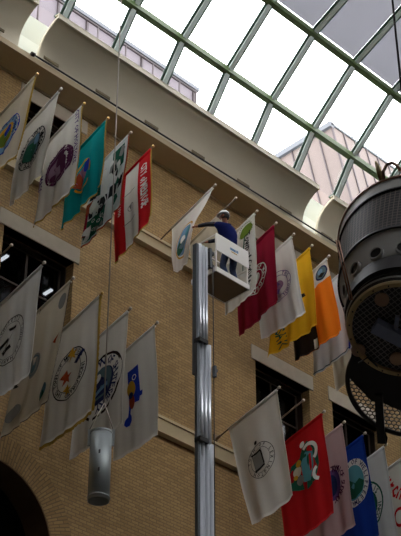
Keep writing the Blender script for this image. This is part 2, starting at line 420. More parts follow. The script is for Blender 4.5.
# ================================================================== FLAGS
def cloth_mat(name, col, tr=.28, rough=.85): return mat('cloth_'+name, col, rough, transl=tr, noise=.05, nscale=5, spec=.15)
K = {
 'white': cloth_mat('white', (.75, .73, .67, 1)), 'ivory': cloth_mat('ivory', (.66, .60, .47, 1)), 'cool': cloth_mat('cool_white', (.72, .73, .71, 1)),
 'teal': cloth_mat('teal', (.0, .30, .30, 1)), 'red': cloth_mat('red', (.62, .015, .02, 1)), 'maroon': cloth_mat('maroon', (.30, .008, .03, 1)),
 'yellow': cloth_mat('yellow', (.88, .54, .02, 1)), 'orange': cloth_mat('orange', (.95, .28, .015, 1)), 'brown': cloth_mat('dark_brown', (.03, .018, .012, 1)),
 'blue': cloth_mat('royal_blue', (.01, .05, .33, 1)), 'pink': cloth_mat('pinkish_white', (.66, .50, .49, 1)),
 'black': cloth_mat('black_print', (.02, .02, .02, 1), .05), 'plum': cloth_mat('plum_print', (.09, .015, .06, 1), .1), 'mauve': cloth_mat('mauve_print', (.28, .16, .24, 1), .1),
 'green': cloth_mat('green_print', (.015, .10, .06, 1), .1), 'lgreen': cloth_mat('leaf_green_print', (.13, .20, .02, 1), .1), 'gold': cloth_mat('gold_print', (.60, .33, .03, 1), .1),
 'sky': cloth_mat('sky_blue_print', (.17, .32, .50, 1), .1), 'royal': cloth_mat('royal_print', (.01, .04, .42, 1), .1), 'navy': cloth_mat('navy_print', (.02, .03, .10, 1), .1),
 'grey': cloth_mat('grey_print', (.25, .25, .23, 1), .1), 'rust': cloth_mat('rust_print', (.35, .06, .02, 1), .1), 'slate': cloth_mat('slate_print', (.10, .17, .20, 1), .1),
 'violet': cloth_mat('violet_print', (.12, .07, .22, 1), .1), 'aqua': cloth_mat('aqua_print', (.10, .33, .38, 1), .1), 'w2': cloth_mat('white_print', (.78, .77, .72, 1), .1),
}
KEYS = list(K)
GL = {}
def glyphs(s, bold=True):
    """triangles (2-D) of a run of text, unit height, starting at x=0; cached"""
    if s in GL: return GL[s]
    cu = bpy.data.curves.new('t', 'FONT'); cu.body = s; cu.size = 1.35; cu.resolution_u = 1; cu.offset = .03 if bold else 0
    o = bpy.data.objects.new('t', cu); C.objects.link(o)
    dg = bpy.context.evaluated_depsgraph_get()
    me = bpy.data.meshes.new_from_object(o.evaluated_get(dg))
    vs = [(v.co.x, v.co.y) for v in me.vertices]; fs = [tuple(p.vertices) for p in me.polygons]
    w = max([v[0] for v in vs], default=.4)
    bpy.data.objects.remove(o, do_unlink=True); bpy.data.meshes.remove(me); bpy.data.curves.remove(cu)
    GL[s] = (vs, fs, w); return GL[s]

class Flag:
    """A cloth hung from its pole: p metres from the pole-foot side towards the tip, q metres downwards."""
    def __init__(s, X, tl, tr, br, bl, amp=.04, nf=2.2, ph=0., xs=(0, 0, 0, 0), bulge=0.):
        s.c = [Vector((X+xs[i], c[0], c[1])) for i, c in enumerate((tl, tr, br, bl))]
        s.W = (s.c[0]-s.c[1]).length; s.H = ((s.c[1]-s.c[2]).length+(s.c[0]-s.c[3]).length)/2
        s.amp, s.nf, s.ph, s.bulge = amp, nf, ph, bulge
        s.L = []          # layers of print
    def P(s, u, v, off=0.):
        tl, tr, br, bl = s.c
        p = (tl*(1-u)+tr*u)*(1-v) + (bl*(1-u)+br*u)*v
        k = max(0., v)**.7
        d = s.amp*k*sin(2*pi*(s.nf*u+s.ph)+v*1.3) + s.amp*.45*k*sin(2*pi*(s.nf*2.3*u+s.ph*1.7)-v*2.1)
        d += s.bulge*sin(pi*v)*sin(pi*min(1, max(0, u)))
        d += .012*sin(7*v+3*u+s.ph*5)
        p = p + Vector((d+off, 0, 0))
        p.z += .04*sin(pi*u)*0 - .05*v*sin(pi*u) + .03*v*sin(2*pi*(s.nf*u+s.ph)+1)
        p.y += .03*sin(4*v+s.ph*9)*v
        return p
    def at(s, px, py):
        best = None; r = ray(px, py).normalized()
        for i in range(-4, 45):
            for j in range(-4, 45):
                p = s.P(i/40, j/40); d = (p - r*p.dot(r)).length
                if best is None or d < best[0]: best = (d, i/40, j/40)
        return best[1], best[2]
    def add(s, verts, faces, key, same=False):
        lv = (s.L[-1][3] + (0 if same else 1)) if s.L else 0
        s.L.append((verts, faces, key, lv))
    # all print coordinates: p, q in metres
    def disc(s, a, b, r, key, rx=None, n=28, rings=4):
        rx = rx or r; cx, cy = a*s.W, b*s.H; vs = [(cx, cy)]; fs = []
        for j in range(1, rings+1):
            for k in range(n): t = 2*pi*k/n; vs.append((cx+rx*j/rings*cos(t), cy+r*j/rings*sin(t)))
        for k in range(n): fs.append((0, 1+k, 1+(k+1) % n))
        for j in range(rings-1):
            o = 1+j*n
            for k in range(n): fs.append((o+k, o+n+k, o+n+(k+1) % n, o+(k+1) % n))
        s.add(vs, fs, key)
    def ring(s, a, b, r0, r1, key, n=36, t0=0, t1=2*pi, asp=1.):
        cx, cy = a*s.W, b*s.H; vs = []; fs = []
        for k in range(n+1):
            t = t0+(t1-t0)*k/n
            for r in (r0, r1): vs.append((cx+asp*r*cos(t), cy+r*sin(t)))
        for k in range(n): fs.append((2*k, 2*k+1, 2*k+3, 2*k+2))
        s.add(vs, fs, key)
    def rect(s, a0, b0, a1, b1, key, m=8):
        vs = []; fs = []
        for j in range(m+1):
            for i in range(m+1): vs.append(((a0+(a1-a0)*i/m)*s.W, (b0+(b1-b0)*j/m)*s.H))
        for j in range(m):
            for i in range(m): o = j*(m+1)+i; fs.append((o, o+1, o+m+2, o+m+1))
        s.add(vs, fs, key)
    def poly(s, pts, key, a=0, b=0, sc=1.):
        """closed outline in metres about the point (a, b)"""
        bm = newbm(); cx, cy = a*s.W, b*s.H
        v = [bm.verts.new((cx+x*sc, cy+y*sc, 0)) for x, y in pts]
        f = bm.faces.new(v); bmesh.ops.triangulate(bm, faces=[f])
        bmesh.ops.subdivide_edges(bm, edges=bm.edges[:], cuts=1); bmesh.ops.triangulate(bm, faces=bm.faces[:])
        bm.verts.index_update()
        s.add([(w.co.x, w.co.y) for w in bm.verts], [tuple(w.index for w in f.verts) for f in bm.faces], key); bm.free()
    def text(s, txt, a, b, h, key, rot=0., sx=1.):
        vs, fs, w = glyphs(txt); cx, cy = a*s.W, b*s.H; c, q = cos(rot), sin(rot)
        out = []
        for x, y in vs:
            X_, Y_ = (x-w/2)*h*sx, -(y-.45)*h
            out.append((cx+X_*c-Y_*q, cy+X_*q+Y_*c))
        s.add(out, fs, key)
    def arc(s, txt, a, b, r, h, key, t0, t1, sx=.9, asp=1., flip=False):
        """letters along a circle from angle t0 to t1 (degrees, 0 = right, 90 = down), tops outward"""
        n = len(txt); cx, cy = a*s.W, b*s.H
        for i, ch in enumerate(txt):
            if ch == ' ': continue
            t = radians(t0+(t1-t0)*(i/(n-1) if n > 1 else .5)); vs, fs, w = glyphs(ch)
            out = []
            for x, y in vs:
                X_, Y_ = (x-w/2)*h*sx, (y-.45)*h
                if flip: X_, Y_ = -X_, -Y_
                er = (cos(t), sin(t)); et = (-sin(t), cos(t))
                out.append((cx+asp*(er[0]*(r+Y_)+et[0]*X_), cy+er[1]*(r+Y_)+et[1]*X_))
            s.add(out, fs, key, same=i > 0)
    def cloth(s, base, parent, stripes=None, nu=22, nv=30):
        bm = newbm(); used = [base]; th = .004
        def mi(k):
            if k not in used: used.append(k)
            return used.index(k)
        g = {}
        for side in (-1, 1):
            for j in range(nv+1):
                for i in range(nu+1): g[side, i, j] = bm.verts.new(s.P(i/nu, j/nv, side*th))
            for j in range(nv):
                for i in range(nu):
                    q = [g[side, i, j], g[side, i+1, j], g[side, i+1, j+1], g[side, i, j+1]]
                    f = bm.faces.new(q if side < 0 else q[::-1]); f.smooth = True
                    if stripes:
                        for (u0, v0, u1, v1, key) in stripes:
                            if u0 <= (i+.5)/nu < u1 and v0 <= (j+.5)/nv < v1: f.material_index = mi(key)
        edge = [(i, 0) for i in range(nu)] + [(nu, j) for j in range(nv)] + [(i, nv) for i in range(nu, 0, -1)] + [(0, j) for j in range(nv, 0, -1)]
        for k, (i, j) in enumerate(edge):
            i2, j2 = edge[(k+1) % len(edge)]
            bm.faces.new((g[-1, i, j], g[-1, i2, j2], g[1, i2, j2], g[1, i, j]))
        top = s.L[-1][3] if s.L else 0; step = .0045 if top < 14 else .0016
        for vs, fs, key, li in s.L:
            m_ = mi(key)
            for side in (-1, 1):
                off = side*(th+.004+step*li)
                vv = []
                for p, q in vs:
                    u, v = p/s.W, q/s.H
                    vv.append(bm.verts.new(s.P(u, v, off)))
                for f in fs:
                    pts = [vs[i] for i in f]
                    if any(not (-.001 <= p/s.W <= 1.001 and -.001 <= q/s.H <= 1.001) for p, q in pts): continue
                    try: fc = bm.faces.new([vv[i] for i in f])
                    except ValueError: continue
                    fc.material_index = m_; fc.smooth = True
        loose = [v for v in bm.verts if not v.link_faces]
        bmesh.ops.delete(bm, geom=loose, context='VERTS')
        return build('cloth', bm, [K[k] for k in used], parent, recalc=False)
    def fringe(s, parent, w=.06, sides=('r', 'b'), m=None):
        bm = newbm(); du, dv = w/s.W, w/s.H; n = 40
        def strip(f0, f1):
            a = []; b = []
            for k in range(n+1):
                t = k/n; a.append(bm.verts.new(f0(t))); q = f1(t, 1+(.25 if k % 2 else -.1)); b.append(bm.verts.new(q))
            for k in range(n): bm.faces.new((a[k], a[k+1], b[k+1], b[k]))
        for sgn in (-.006, .006):
            if 'r' in sides: strip(lambda t: s.P(1, t, sgn), lambda t, k: s.P(1+du*k, t+dv*.3, sgn))
            if 'b' in sides: strip(lambda t: s.P(t, 1, sgn), lambda t, k: s.P(t, 1+dv*k, sgn))
            if 'l' in sides: strip(lambda t: s.P(0, t, sgn), lambda t, k: s.P(-du*k, t+dv*.3, sgn))
        build('fringe', bm, m or M_FRINGE, parent, recalc=False)

POLES = []
def flag_thing(label, X, ztip, low, group, knob=None, ytip=19.93):
    drop = .55 if low else .68
    root = Vector((X, WY-.045, ztip-drop)); tip = Vector((X, ytip, ztip+.015))
    t = thing('flag', label, 'flag', tuple(root), group)
    bm = newbm(); tube(bm, [root, tip], .019); build('pole', bm, M_POLE, t)
    bm = newbm(); ball(bm, tip+(tip-root).normalized()*.025, .037, 10, 1.0); build('finial', bm, knob or M_KNOB, t)
    bm = newbm(); tube(bm, [root, root+(tip-root).normalized()*.16], .035)
    box(bm, X-.06, X+.06, WY-.05, WY+.002, root.z-.03, root.z+.12); build('bracket', bm, M_POLE, t)
    return t
GU, GLW = 'flags on the upper row of poles', 'flags on the lower row of poles'
def make(X, ztip, low, W, br, bl, label, base, paint=None, stripes=None, knob=None, fr=None, inset=0., plane=None, **kw):
    t = flag_thing(label, X, ztip, low, GLW if low else GU, knob)
    drop = .55 if low else .68
    d = Vector((0, 2.02, -drop)).normalized()
    tip = Vector((X, 19.98, ztip-.02)) + d*inset; tl = tip + d*W
    if isinstance(br[0], (int, float)) and len(br) == 2:
        B = onX(br, X); B = (B.y, B.z)
    if isinstance(bl[0], (int, float)) and len(bl) == 2:
        L = onX(bl, X); L = (L.y, L.z)
    f = Flag(X, (tl.y, tl.z), (tip.y, tip.z), B, L, **kw)
    if paint: paint(f)
    f.cloth(base, t, stripes)
    # sleeve that wraps the pole
    bm = newbm(); tube(bm, [tip, tl], .034); build('sleeve', bm, K[base if base != 'orange' else 'white'], t)
    if fr: f.fringe(t, **fr)
    return t, f
ZU, ZL = 22.38, 17.6

# ---- upper row
def p0(f):
    f.disc(.52, .52, .44, 'royal'); f.disc(.52, .52, .40, 'sky'); f.disc(.52, .52, .27, 'gold'); f.disc(.52, .55, .2, 'lgreen'); f.disc(.55, .47, .12, 'royal')
    f.arc('INCORPORATED TOWN', .52, .52, .345, .09, 'navy', -200, 20)
make(14.83, ZU, 0, 1.3, (17, 152), (-24, 190), 'white flag with gold fringe and bright blue and yellow oval seal at left edge', 'ivory', p0, knob=M_GOLDK, fr=dict(w=.05))
def p1(f):
    f.ring(.5, .47, .45, .47, 'black'); f.disc(.5, .47, .32, 'slate'); f.disc(.45, .50, .24, 'green'); f.disc(.62, .40, .13, 'sky'); f.ring(.5, .47, .31, .33, 'black')
    f.arc('TOWN OF GARDNER MASSACHUSETTS 1764 ', .5, .47, .39, .13, 'black', -180, 170)
make(15.52, ZU, 0, 1.32, (42, 171), (8, 207), 'white flag with a black lettered ring round a dark green seal', 'white', p1, amp=.04)
def p2(f):
    f.disc(.5, .50, .44, 'plum'); f.ring(.5, .5, .36, .38, 'mauve'); f.disc(.45, .52, .26, 'mauve'); f.disc(.5, .46, .12, 'plum'); f.disc(.36, .60, .09, 'plum')
    f.poly([(-.1, -.3), (.05, -.1), (.12, .1), (-.02, .3), (-.08, .0)], 'plum', .6, .5); f.arc('INCORPORATED 1873', .5, .5, .41, .05, 'mauve', -190, 100)
    f.text('CITY OF HOLYOKE', .92, .36, .13, 'violet', rot=radians(90)); f.text('MASS', .1, .55, .13, 'violet', rot=radians(90))
make(16.21, ZU, 0, 1.32, (76, 184), (33, 226), 'white fringed flag with a dark plum seal and a line of violet letters', 'white', p2, knob=M_GOLDK, fr=dict(w=.04), ph=.3)
def p3(f):
    f.ring(.5, .47, .28, .34, 'gold', t0=-3.0, t1=.4, asp=.8); f.disc(.46, .5, .22, 'mauve', rx=.17); f.disc(.60, .42, .16, 'royal', rx=.12); f.poly([(-.2, .1), (-.05, -.2), (.12, .12), (.02, .3)], 'rust', .42, .52)
    f.ring(.5, .55, .30, .35, 'gold', t0=.6, t1=2.6, asp=.8)
make(16.93, ZU, 0, 1.32, (100, 186), (59, 230), 'teal flag with an orange and violet emblem', 'teal', p3, knob=M_GOLDK, fr=dict(w=.035), amp=.05, ph=.15)
def p4(f):
    rnd = random.Random(4)
    f.rect(.02, .52, .98, .68, 'black'); f.rect(.05, .70, .55, .98, 'green'); f.rect(.62, .06, .92, .34, 'green'); f.rect(.12, .12, .30, .45, 'green')
    f.poly([(-.2, -.15), (.15, -.25), (.3, .1), (0, .3), (-.25, .15)], 'w2', .55, .42); f.poly([(-.3, -.1), (.1, -.2), (.25, .15), (-.1, .2)], 'w2', .4, .62)
    f.rect(.0, .46, .16, .60, 'rust'); f.rect(.02, .6, .08, .9, 'maroon')
    for k in range(26):
        a, b = rnd.random()*.9+.05, rnd.random()*.93+.03
        key = rnd.choice(['green', 'black', 'w2', 'w2', 'grey'])
        n = rnd.randint(5, 7); r = .05+.09*rnd.random()
        f.poly([(r*(.6+.7*rnd.random())*cos(2*pi*i/n), 1.6*r*(.6+.7*rnd.random())*sin(2*pi*i/n)) for i in range(n)], key, a, b)
    for k in range(10): f.ring(.12+.5*rnd.random(), .7+.26*rnd.random(), .03, .045, 'w2', n=12)
make(17.64, ZU, 0, 1.3, (122, 204), (83, 247), 'white flag covered with a green and black pieced pattern', 'cool', p4, knob=M_KNOB, ph=.5, fr=dict(w=.03, m=K['rust']))
def p5(f):
    f.text('CITY of MELROSE', .835, .42, .2, 'w2', rot=radians(90), sx=.62)
    f.ring(.47, .52, .085, .1, 'grey'); f.poly([(-.25, -.4), (.12, -.4), (.12, -.38), (-.25, -.38)], 'grey', .5, .5); f.poly([(-.25, .4), (.12, .4), (.12, .42), (-.25, .42)], 'grey', .5, .5)
    f.poly([(-.06, -.05), (.06, -.05), (0, .09)], 'grey', .47, .52); f.text('1900', .2, .45, .1, 'w2', rot=radians(90))
make(18.34, ZU, 0, 1.3, (150, 217), (113, 264), 'red flag with a broad white middle stripe and white lettering down its right side', 'red', p5, stripes=[(.3, 0, .68, 1.01, 'white')], knob=M_GOLDK, fr=dict(w=.03), ph=.1)
# the flag the worker is holding
t8 = flag_thing('white flag held by the worker, with a gold-edged blue and green seal', 20.41, ZU, 0, GU)
tip = Vector((20.41, 19.98, ZU-.02)); d8 = Vector((0, 2.02, -.68)).normalized(); tl = tip+d8*1.5
hand = Vector((19.62, 19.88, 20.72))
Bq = onX((186, 266), 19.75); Lq = onX((172, 272), 20.1)
class Held(Flag):
    def P(s, u, v, off=0.):
        p = Flag.P(s, u, v, off)
        return p
f8 = Flag(20.41, (tl.y, tl.z), (tip.y, tip.z), (Bq.y, Bq.z), (Lq.y, Lq.z), amp=.03, nf=2, xs=(0, 0, -.66, -.3))
_b = f8.P
def P8(u, v, off=0.):
    p = _b(u, v, off); g = hand+Vector((.02, 0, 0))
    w = math.exp(-((u-1)**2/.09+(v-.62)**2/.09)); r = _b(1, .62)
    return p + (g-r)*w
f8.P = P8
a0, b0_ = f8.at(184, 241)
f8.disc(a0, b0_, .62, 'gold', rx=.42); f8.disc(a0, b0_, .57, 'w2', rx=.37); f8.disc(a0, b0_, .52, 'sky', rx=.33); f8.disc(a0-.08, b0_+.09, .28, 'green', rx=.18); f8.disc(a0+.10, b0_-.10, .2, 'aqua', rx=.13); f8.disc(a0-.02, b0_-.02, .14, 'w2', rx=.1); f8.poly([(-.2, .1), (.1, -.1), (.2, .1), (0, .22)], 'slate', a0, b0_+.04)
f8.cloth('white', t8, nu=30, nv=36)
bm = newbm(); tube(bm, [tip, tl], .034); build('sleeve', bm, K['white'], t8)
# bare-tipped pole with cream flag
make(21.13, ZU, 0, 1.25, (222, 272), (196, 296), 'plain cream flag slid down its pole behind the worker', 'ivory', None, inset=.38, ph=.4)
def p10(f):
    a, b = f.at(246, 231); f.disc(a, b, .17, 'lgreen', rx=.23)
    for k in range(30):
        t = 2*pi*k/30; f.poly([(.22*cos(t-.08), .16*sin(t-.08)), (.28*cos(t), .21*sin(t)), (.22*cos(t+.08), .16*sin(t+.08))], 'lgreen', a, b)
    f.poly([(-.018, .2), (.018, .2), (-.10, 1.1), (-.14, 1.1)], 'green', a, b)
    a, b = f.at(251, 258); f.text('Town of Carlisle', a, b, .2, 'black', rot=radians(90), sx=.8)
make(21.88, ZU, 0, 1.25, (256, 289), (224, 316), 'narrow white flag with a round green flower head and black lettering', 'white', p10, ph=.2, amp=.03)
def p11(f):
    f.ring(.5, .48, .37, .395, 'w2'); f.ring(.5, .48, .22, .24, 'w2'); f.arc('CITY OF MALDEN ', .5, .48, .305, .12, 'w2', -200, 130)
    f.poly([(-.1, -.12), (.1, -.12), (.1, .04), (0, .14), (-.1, .04)], 'w2', .5, .48); f.ring(.5, .48, .13, .145, 'w2')
make(22.58, ZU, 0, 1.3, (277, 300), (237.6, 337), 'maroon flag with a thin white lettered ring', 'maroon', p11, ph=.0, amp=.05)
def p12(f):
    f.ring(.5, .46, .42, .435, 'violet'); f.ring(.5, .46, .30, .315, 'violet'); f.arc('SEAL OF THE TOWN 1639 ', .5, .46, .365, .09, 'violet', -190, 160)
    f.disc(.52, .46, .15, 'mauve'); f.poly([(-.2, -.02), (0, -.22), (.14, .02), (.02, .2)], 'violet', .5, .48)
make(23.24, ZU, 0, 1.35, (306, 312), (263, 339), 'plain white flag with a violet outline seal, between the maroon and yellow flags', 'white', p12, ph=.6)
def p13(f):
    f.poly([(-.05, -.05), (.04, -.06), (.06, .03), (-.02, .07)], 'black', .72, .50); f.text('SAVO', .26, .87, .24, 'green', rot=radians(80), sx=.8)
make(23.93, ZU, 0, 1.38, (319, 324), (268, 357), 'bright yellow flag with green letters near its bottom corner', 'yellow', p13, amp=.07, ph=.35)
def p14(f):
    f.disc(.82, .12, .2, 'navy'); f.disc(.82, .12, .16, 'slate'); f.disc(.80, .1, .08, 'sky'); f.poly([(-.1, .05), (0, -.02), (.12, .06), (.0, .12)], 'black', .82, .13); f.rect(.42, .86, .5, .99, 'w2', 3)
make(24.59, ZU, 0, 1.35, (341, 331), (293, 362), 'orange flag with a white corner seal and a dark brown lower corner', 'orange', p14, stripes=[(.52, 0, 1.01, .22, 'white'), (0, 0, .48, 1.01, 'brown')], amp=.06, ph=.1)
def p15(f):
    a, b = f.at(324, 326); f.ring(a, b, .34, .355, 'grey', t0=-1.6, t1=1.6); f.arc('CONCORD', a, b, .44, .17, 'navy', -62, 62); f.rect(.95, 0, .99, 1, 'royal', 12); f.rect(0, .975, 1, .99, 'slate', 12); f.poly([(-.08, -.1), (.08, -.12), (.1, .08), (-.05, .1)], 'navy', a+.25, b-.24)
make(25.29, ZU, 0, 1.35, (352, 348), (313, 376), 'white flag with a thin blue border beside the orange flag', 'cool', p15, ph=.25)
make(26.0, ZU, 0, 1.35, (372, 360), (335, 392), 'plain ivory flag hidden mostly behind the big hanging lamp', 'ivory', None, ph=.8)

# ---- lower row
t = flag_thing('bare flagpole at the left edge, under the left lower window', 14.55, ZL, 1, GLW)
t.name = 'flagpole'; t['category'] = 'flagpole'
def q1(f):
    a, b = f.at(9, 340)
    f.ring(a, b, .52, .54, 'black'); f.ring(a, b, .40, .41, 'black'); f.arc('MASSACHUSETTS  TOWN OF HANOVER ', a, b, .465, .08, 'black', -190, 160)
    f.poly([(-.02, -.28), (.24, -.24), (.22, -.18), (.02, -.2)], 'black', a, b); f.poly([(-.3, .0), (.0, -.06), (.02, .02), (-.28, .1)], 'black', a, b); f.poly([(-.2, .2), (.05, .12), (.08, .2), (-.15, .3)], 'black', a, b); f.poly([(.1, -.1), (.13, -.12), (-.1, .24), (-.13, .22)], 'grey', a, b)
make(15.41, ZL, 1, 1.5, (29, 374), (-8, 400), 'white flag with a thin black outline ring holding dark arrow shapes', 'cool', q1, amp=.03)
def q2(f):
    f.disc(.88, .13, .17, 'grey', rx=.12); f.disc(.46, .53, .27, 'grey', rx=.2); f.ring(.46, .53, .2, .225, 'slate', asp=.75); f.disc(.46, .55, .12, 'slate', rx=.08); f.poly([(-.06, -.1), (.07, -.08), (.02, .1)], 'ivory', .46, .5); f.poly([(-.1, .02), (.02, -.06), (.1, -.1), (.02, .02), (.02, .1)], 'rust', .88, .46)
    f.poly([(-.08, -.1), (.1, -.06), (.04, .02), (.1, .08), (-.06, .04)], 'black', .14, .60); f.disc(.84, .88, .17, 'slate', rx=.13); f.disc(.84, .92, .1, 'green', rx=.1); f.disc(.22, .86, .17, 'grey', rx=.2); f.poly([(-.1, -.2), (-.04, -.2), (-.1, .1)], 'black', .46, .05)
make(16.19, ZL, 1, 1.5, (50, 399), (1, 438), 'ivory flag scattered with several small grey and red emblems', 'ivory', q2, amp=.035, ph=.4, fr=dict(w=.012, m=M_DARK))
def q3(f):
    f.ring(.48, .50, .55, .575, 'black', asp=.85); f.ring(.48, .50, .40, .415, 'black', asp=.85); f.arc('TOWN OF MARSHFIELD  INCORPORATED 1642 ', .48, .5, .475, .105, 'black', -190, 160, asp=.85)
    f.poly([(0, -.2), (.05, -.05), (.2, -.05), (.08, .03), (.12, .18), (0, .08), (-.12, .18), (-.08, .03), (-.2, -.05), (-.05, -.05)], 'gold', .52, .34, .85)
    f.poly([(0, -.2), (.05, -.05), (.2, -.05), (.08, .03), (.12, .18), (0, .08), (-.12, .18), (-.08, .03), (-.2, -.05), (-.05, -.05)], 'rust', .42, .52, .9)
    f.poly([(0, -.2), (.05, -.05), (.2, -.05), (.08, .03), (.12, .18), (0, .08), (-.12, .18), (-.08, .03), (-.2, -.05), (-.05, -.05)], 'gold', .46, .64, .7)
    f.poly([(-.15, .05), (.1, -.12), (.16, -.06), (-.05, .12)], 'navy', .68, .42)
make(16.99, ZL, 1, 1.5, (92, 411), (38, 448), 'white flag with thick gold fringe and a lettered ring round red and gold stars', 'white', q3, knob=M_GOLDK, fr=dict(w=.07), amp=.03, ph=.2)
def q4(f):
    a, b = f.at(100, 386)
    f.disc(a, b, .72, 'brown', rx=.68); f.disc(a, b, .66, 'w2', rx=.62); f.disc(a, b, .42, 'navy', rx=.40); f.disc(a, b-.02, .36, 'slate', rx=.34); f.poly([(-.24, .25), (-.14, -.1), (0, -.22), (.06, .02), (.17, -.05), (.24, .25)], 'navy', a, b); f.disc(a-.06, b-.08, .1, 'w2'); f.poly([(-.2, .05), (.2, -.1), (.22, 0), (-.15, .12)], 'sky', a, b+.04)
    f.arc('TOWN OF SHUTESBURY', a, b, .54, .19, 'navy', -125, 90, sx=.9, asp=.94); f.arc('1761', a, b, .54, .15, 'navy', 115, 150, asp=.94)
make(17.80, ZL, 1, 1.5, (121, 424), (70, 460), 'white flag with brown ring lettered in dark blue, left of the blue map flag', 'white', q4, amp=.03, ph=.7)
def q5(f):
    a, b = f.at(129, 394)
    f.poly([(-.02, -.62), (.38, -.62), (.40, .02), (.40, .12), (.48, .14), (.46, .26), (.38, .24), (.34, .34), (.24, .22), (.1, .3), (.0, .45), (-.02, .55), (.02, .62), (.02, .74), (-.06, .86), (-.16, .86), (-.12, .74), (-.24, .76), (-.2, .66), (-.1, .6), (-.06, .4), (-.04, .2)], 'royal', a, b, .9)
    f.disc(a+.05, b-.03, .2, 'gold', rx=.14); f.disc(a+.05, b+.09, .18, 'rust', rx=.1); f.disc(a+.04, b+.03, .08, 'navy'); f.ring(a+.14, b-.12, .05, .07, 'w2', n=14)
make(18.59, ZL, 1, 1.5, (159, 434), (113, 461), 'white flag with a royal blue map shape and orange crest', 'white', q5, amp=.02, ph=.3)
def q10(f):
    f.ring(.50, .50, .42, .435, 'black'); f.ring(.5, .5, .30, .31, 'black'); f.arc('TOWN OF LEXINGTON ', .5, .5, .365, .085, 'black', -170, 150)
    f.poly([(-.2, -.18), (.12, -.22), (.16, .16), (-.16, .2)], 'grey', .48, .5); f.poly([(-.22, -.24), (.14, -.26), (.12, -.2), (-.2, -.19)], 'black', .48, .5); f.poly([(-.18, .2), (.17, .16), (.17, .21), (-.16, .26)], 'black', .48, .5); f.poly([(.1, -.2), (.15, -.2), (.18, .16), (.14, .16)], 'black', .48, .5); f.disc(.48, .33, .05, 'black')
make(22.48, ZL, 1, 1.62, (293, 496), (250, 526), 'big plain white flag with a small black outline seal of a book', 'white', q10, amp=.05, nf=1.3, ph=.05)
t = flag_thing('bare flagpole between the white and the red lower flags', 23.32, ZL, 1, GLW)
t.name = 'flagpole'; t['category'] = 'flagpole'
def q12(f):
    a, b = f.at(306, 470)
    f.poly([(-.42, -.30), (-.15, -.36), (-.02, -.62), (.14, -.66), (.28, -.5), (.42, -.3), (.40, .1), (.24, .44), (.0, .52), (-.3, .42), (-.52, .30), (-.56, -.02)], 'green', a, b)
    f.poly([(-.12, -.2), (.05, -.42), (.28, -.3), (.26, .05), (.12, .36), (-.1, .3)], 'aqua', a, b)
    f.disc(a-.16, b-.02, .13, 'ivory'); f.disc(a-.12, b-.09, .09, 'gold'); f.disc(a-.12, b+.08, .12, 'grey'); f.disc(a-.2, b+.03, .06, 'gold')
    f.ring(a+.10, b-.11, .20, .29, 'w2', t0=-2.2, t1=.9, n=20); f.ring(a+.27, b+.12, .14, .22, 'w2', t0=2.0, t1=4.2, n=14); f.disc(a+.0, b-.24, .08, 'w2')
    f.poly([(-.16, -.3), (.06, -.36), (.08, .3), (-.08, .42), (-.2, .2)], 'navy', a-.34, b+.04); f.poly([(-.1, -.02), (.0, -.2), (.05, 0), (-.08, .18)], 'sky', a-.34, b+.04)
make(24.06, ZL, 1, 1.6, (334, 513), (284, 548), 'bright red flag with a teal crest and a white curl', 'red', q12, amp=.03, ph=.2)
def q13(f):
    a, b = f.at(333, 485); f.disc(a, b, .40, 'violet', rx=.22); f.disc(a-.03, b, .28, 'navy', rx=.15); f.arc('TOWN OF SUDBURY', a, b, .40, .16, 'plum', -85, 85, asp=.8)
make(24.79, ZL, 1, 1.6, (357, 524), (306, 556), 'pinkish white flag with a faded violet seal', 'pink', q13, amp=.04, ph=.5)
def q14(f):
    a, b = f.at(354, 483)
    f.disc(a, b, .60, 'w2', rx=.46); f.disc(a, b, .44, 'aqua', rx=.32); f.poly([(-.31, .14), (-.1, -.12), (.06, .05), (.18, -.02), (.31, .12), (.2, .32), (0, .41), (-.18, .34)], 'green', a, b); f.arc('TOWN OF WELLFLEET', a, b, .52, .14, 'navy', -150, 80, asp=.76); f.arc('MASS', a, b, .52, .12, 'navy', 90, 125, asp=.76)
make(25.57, ZL, 1, 1.6, (379, 536), (328, 566), 'royal blue flag with a pale ringed seal of a green hill', 'blue', q14, amp=.03, ph=.15)
def q15(f):
    a, b = f.at(366, 510)
    f.disc(a, b, .66, 'green', rx=.58); f.disc(a, b, .61, 'w2', rx=.54); f.disc(a, b, .44, 'green', rx=.38); f.arc('TOWN OF MILLIS  INCORPORATED ', a, b, .525, .15, 'green', -190, 160, asp=.88); f.disc(a, b+.02, .28, 'black')
make(26.37, ZL, 1, 1.6, (401, 546), (350, 575), 'white flag with a dark green lettered ring', 'cool', q15, amp=.03, ph=.6)
def q16(f):
    a, b = f.at(404, 492); f.text('Fitchburg', a, b, .42, 'red', rot=radians(45), sx=.8); a, b = f.at(400, 518); f.disc(a, b, .26, 'red', rx=.2); f.disc(a, b, .18, 'w2', rx=.14)
make(27.14, ZL, 1, 1.6, (424, 560), (374, 590), 'white flag with red lettering at the right edge', 'white', q16, amp=.03, ph=.9)

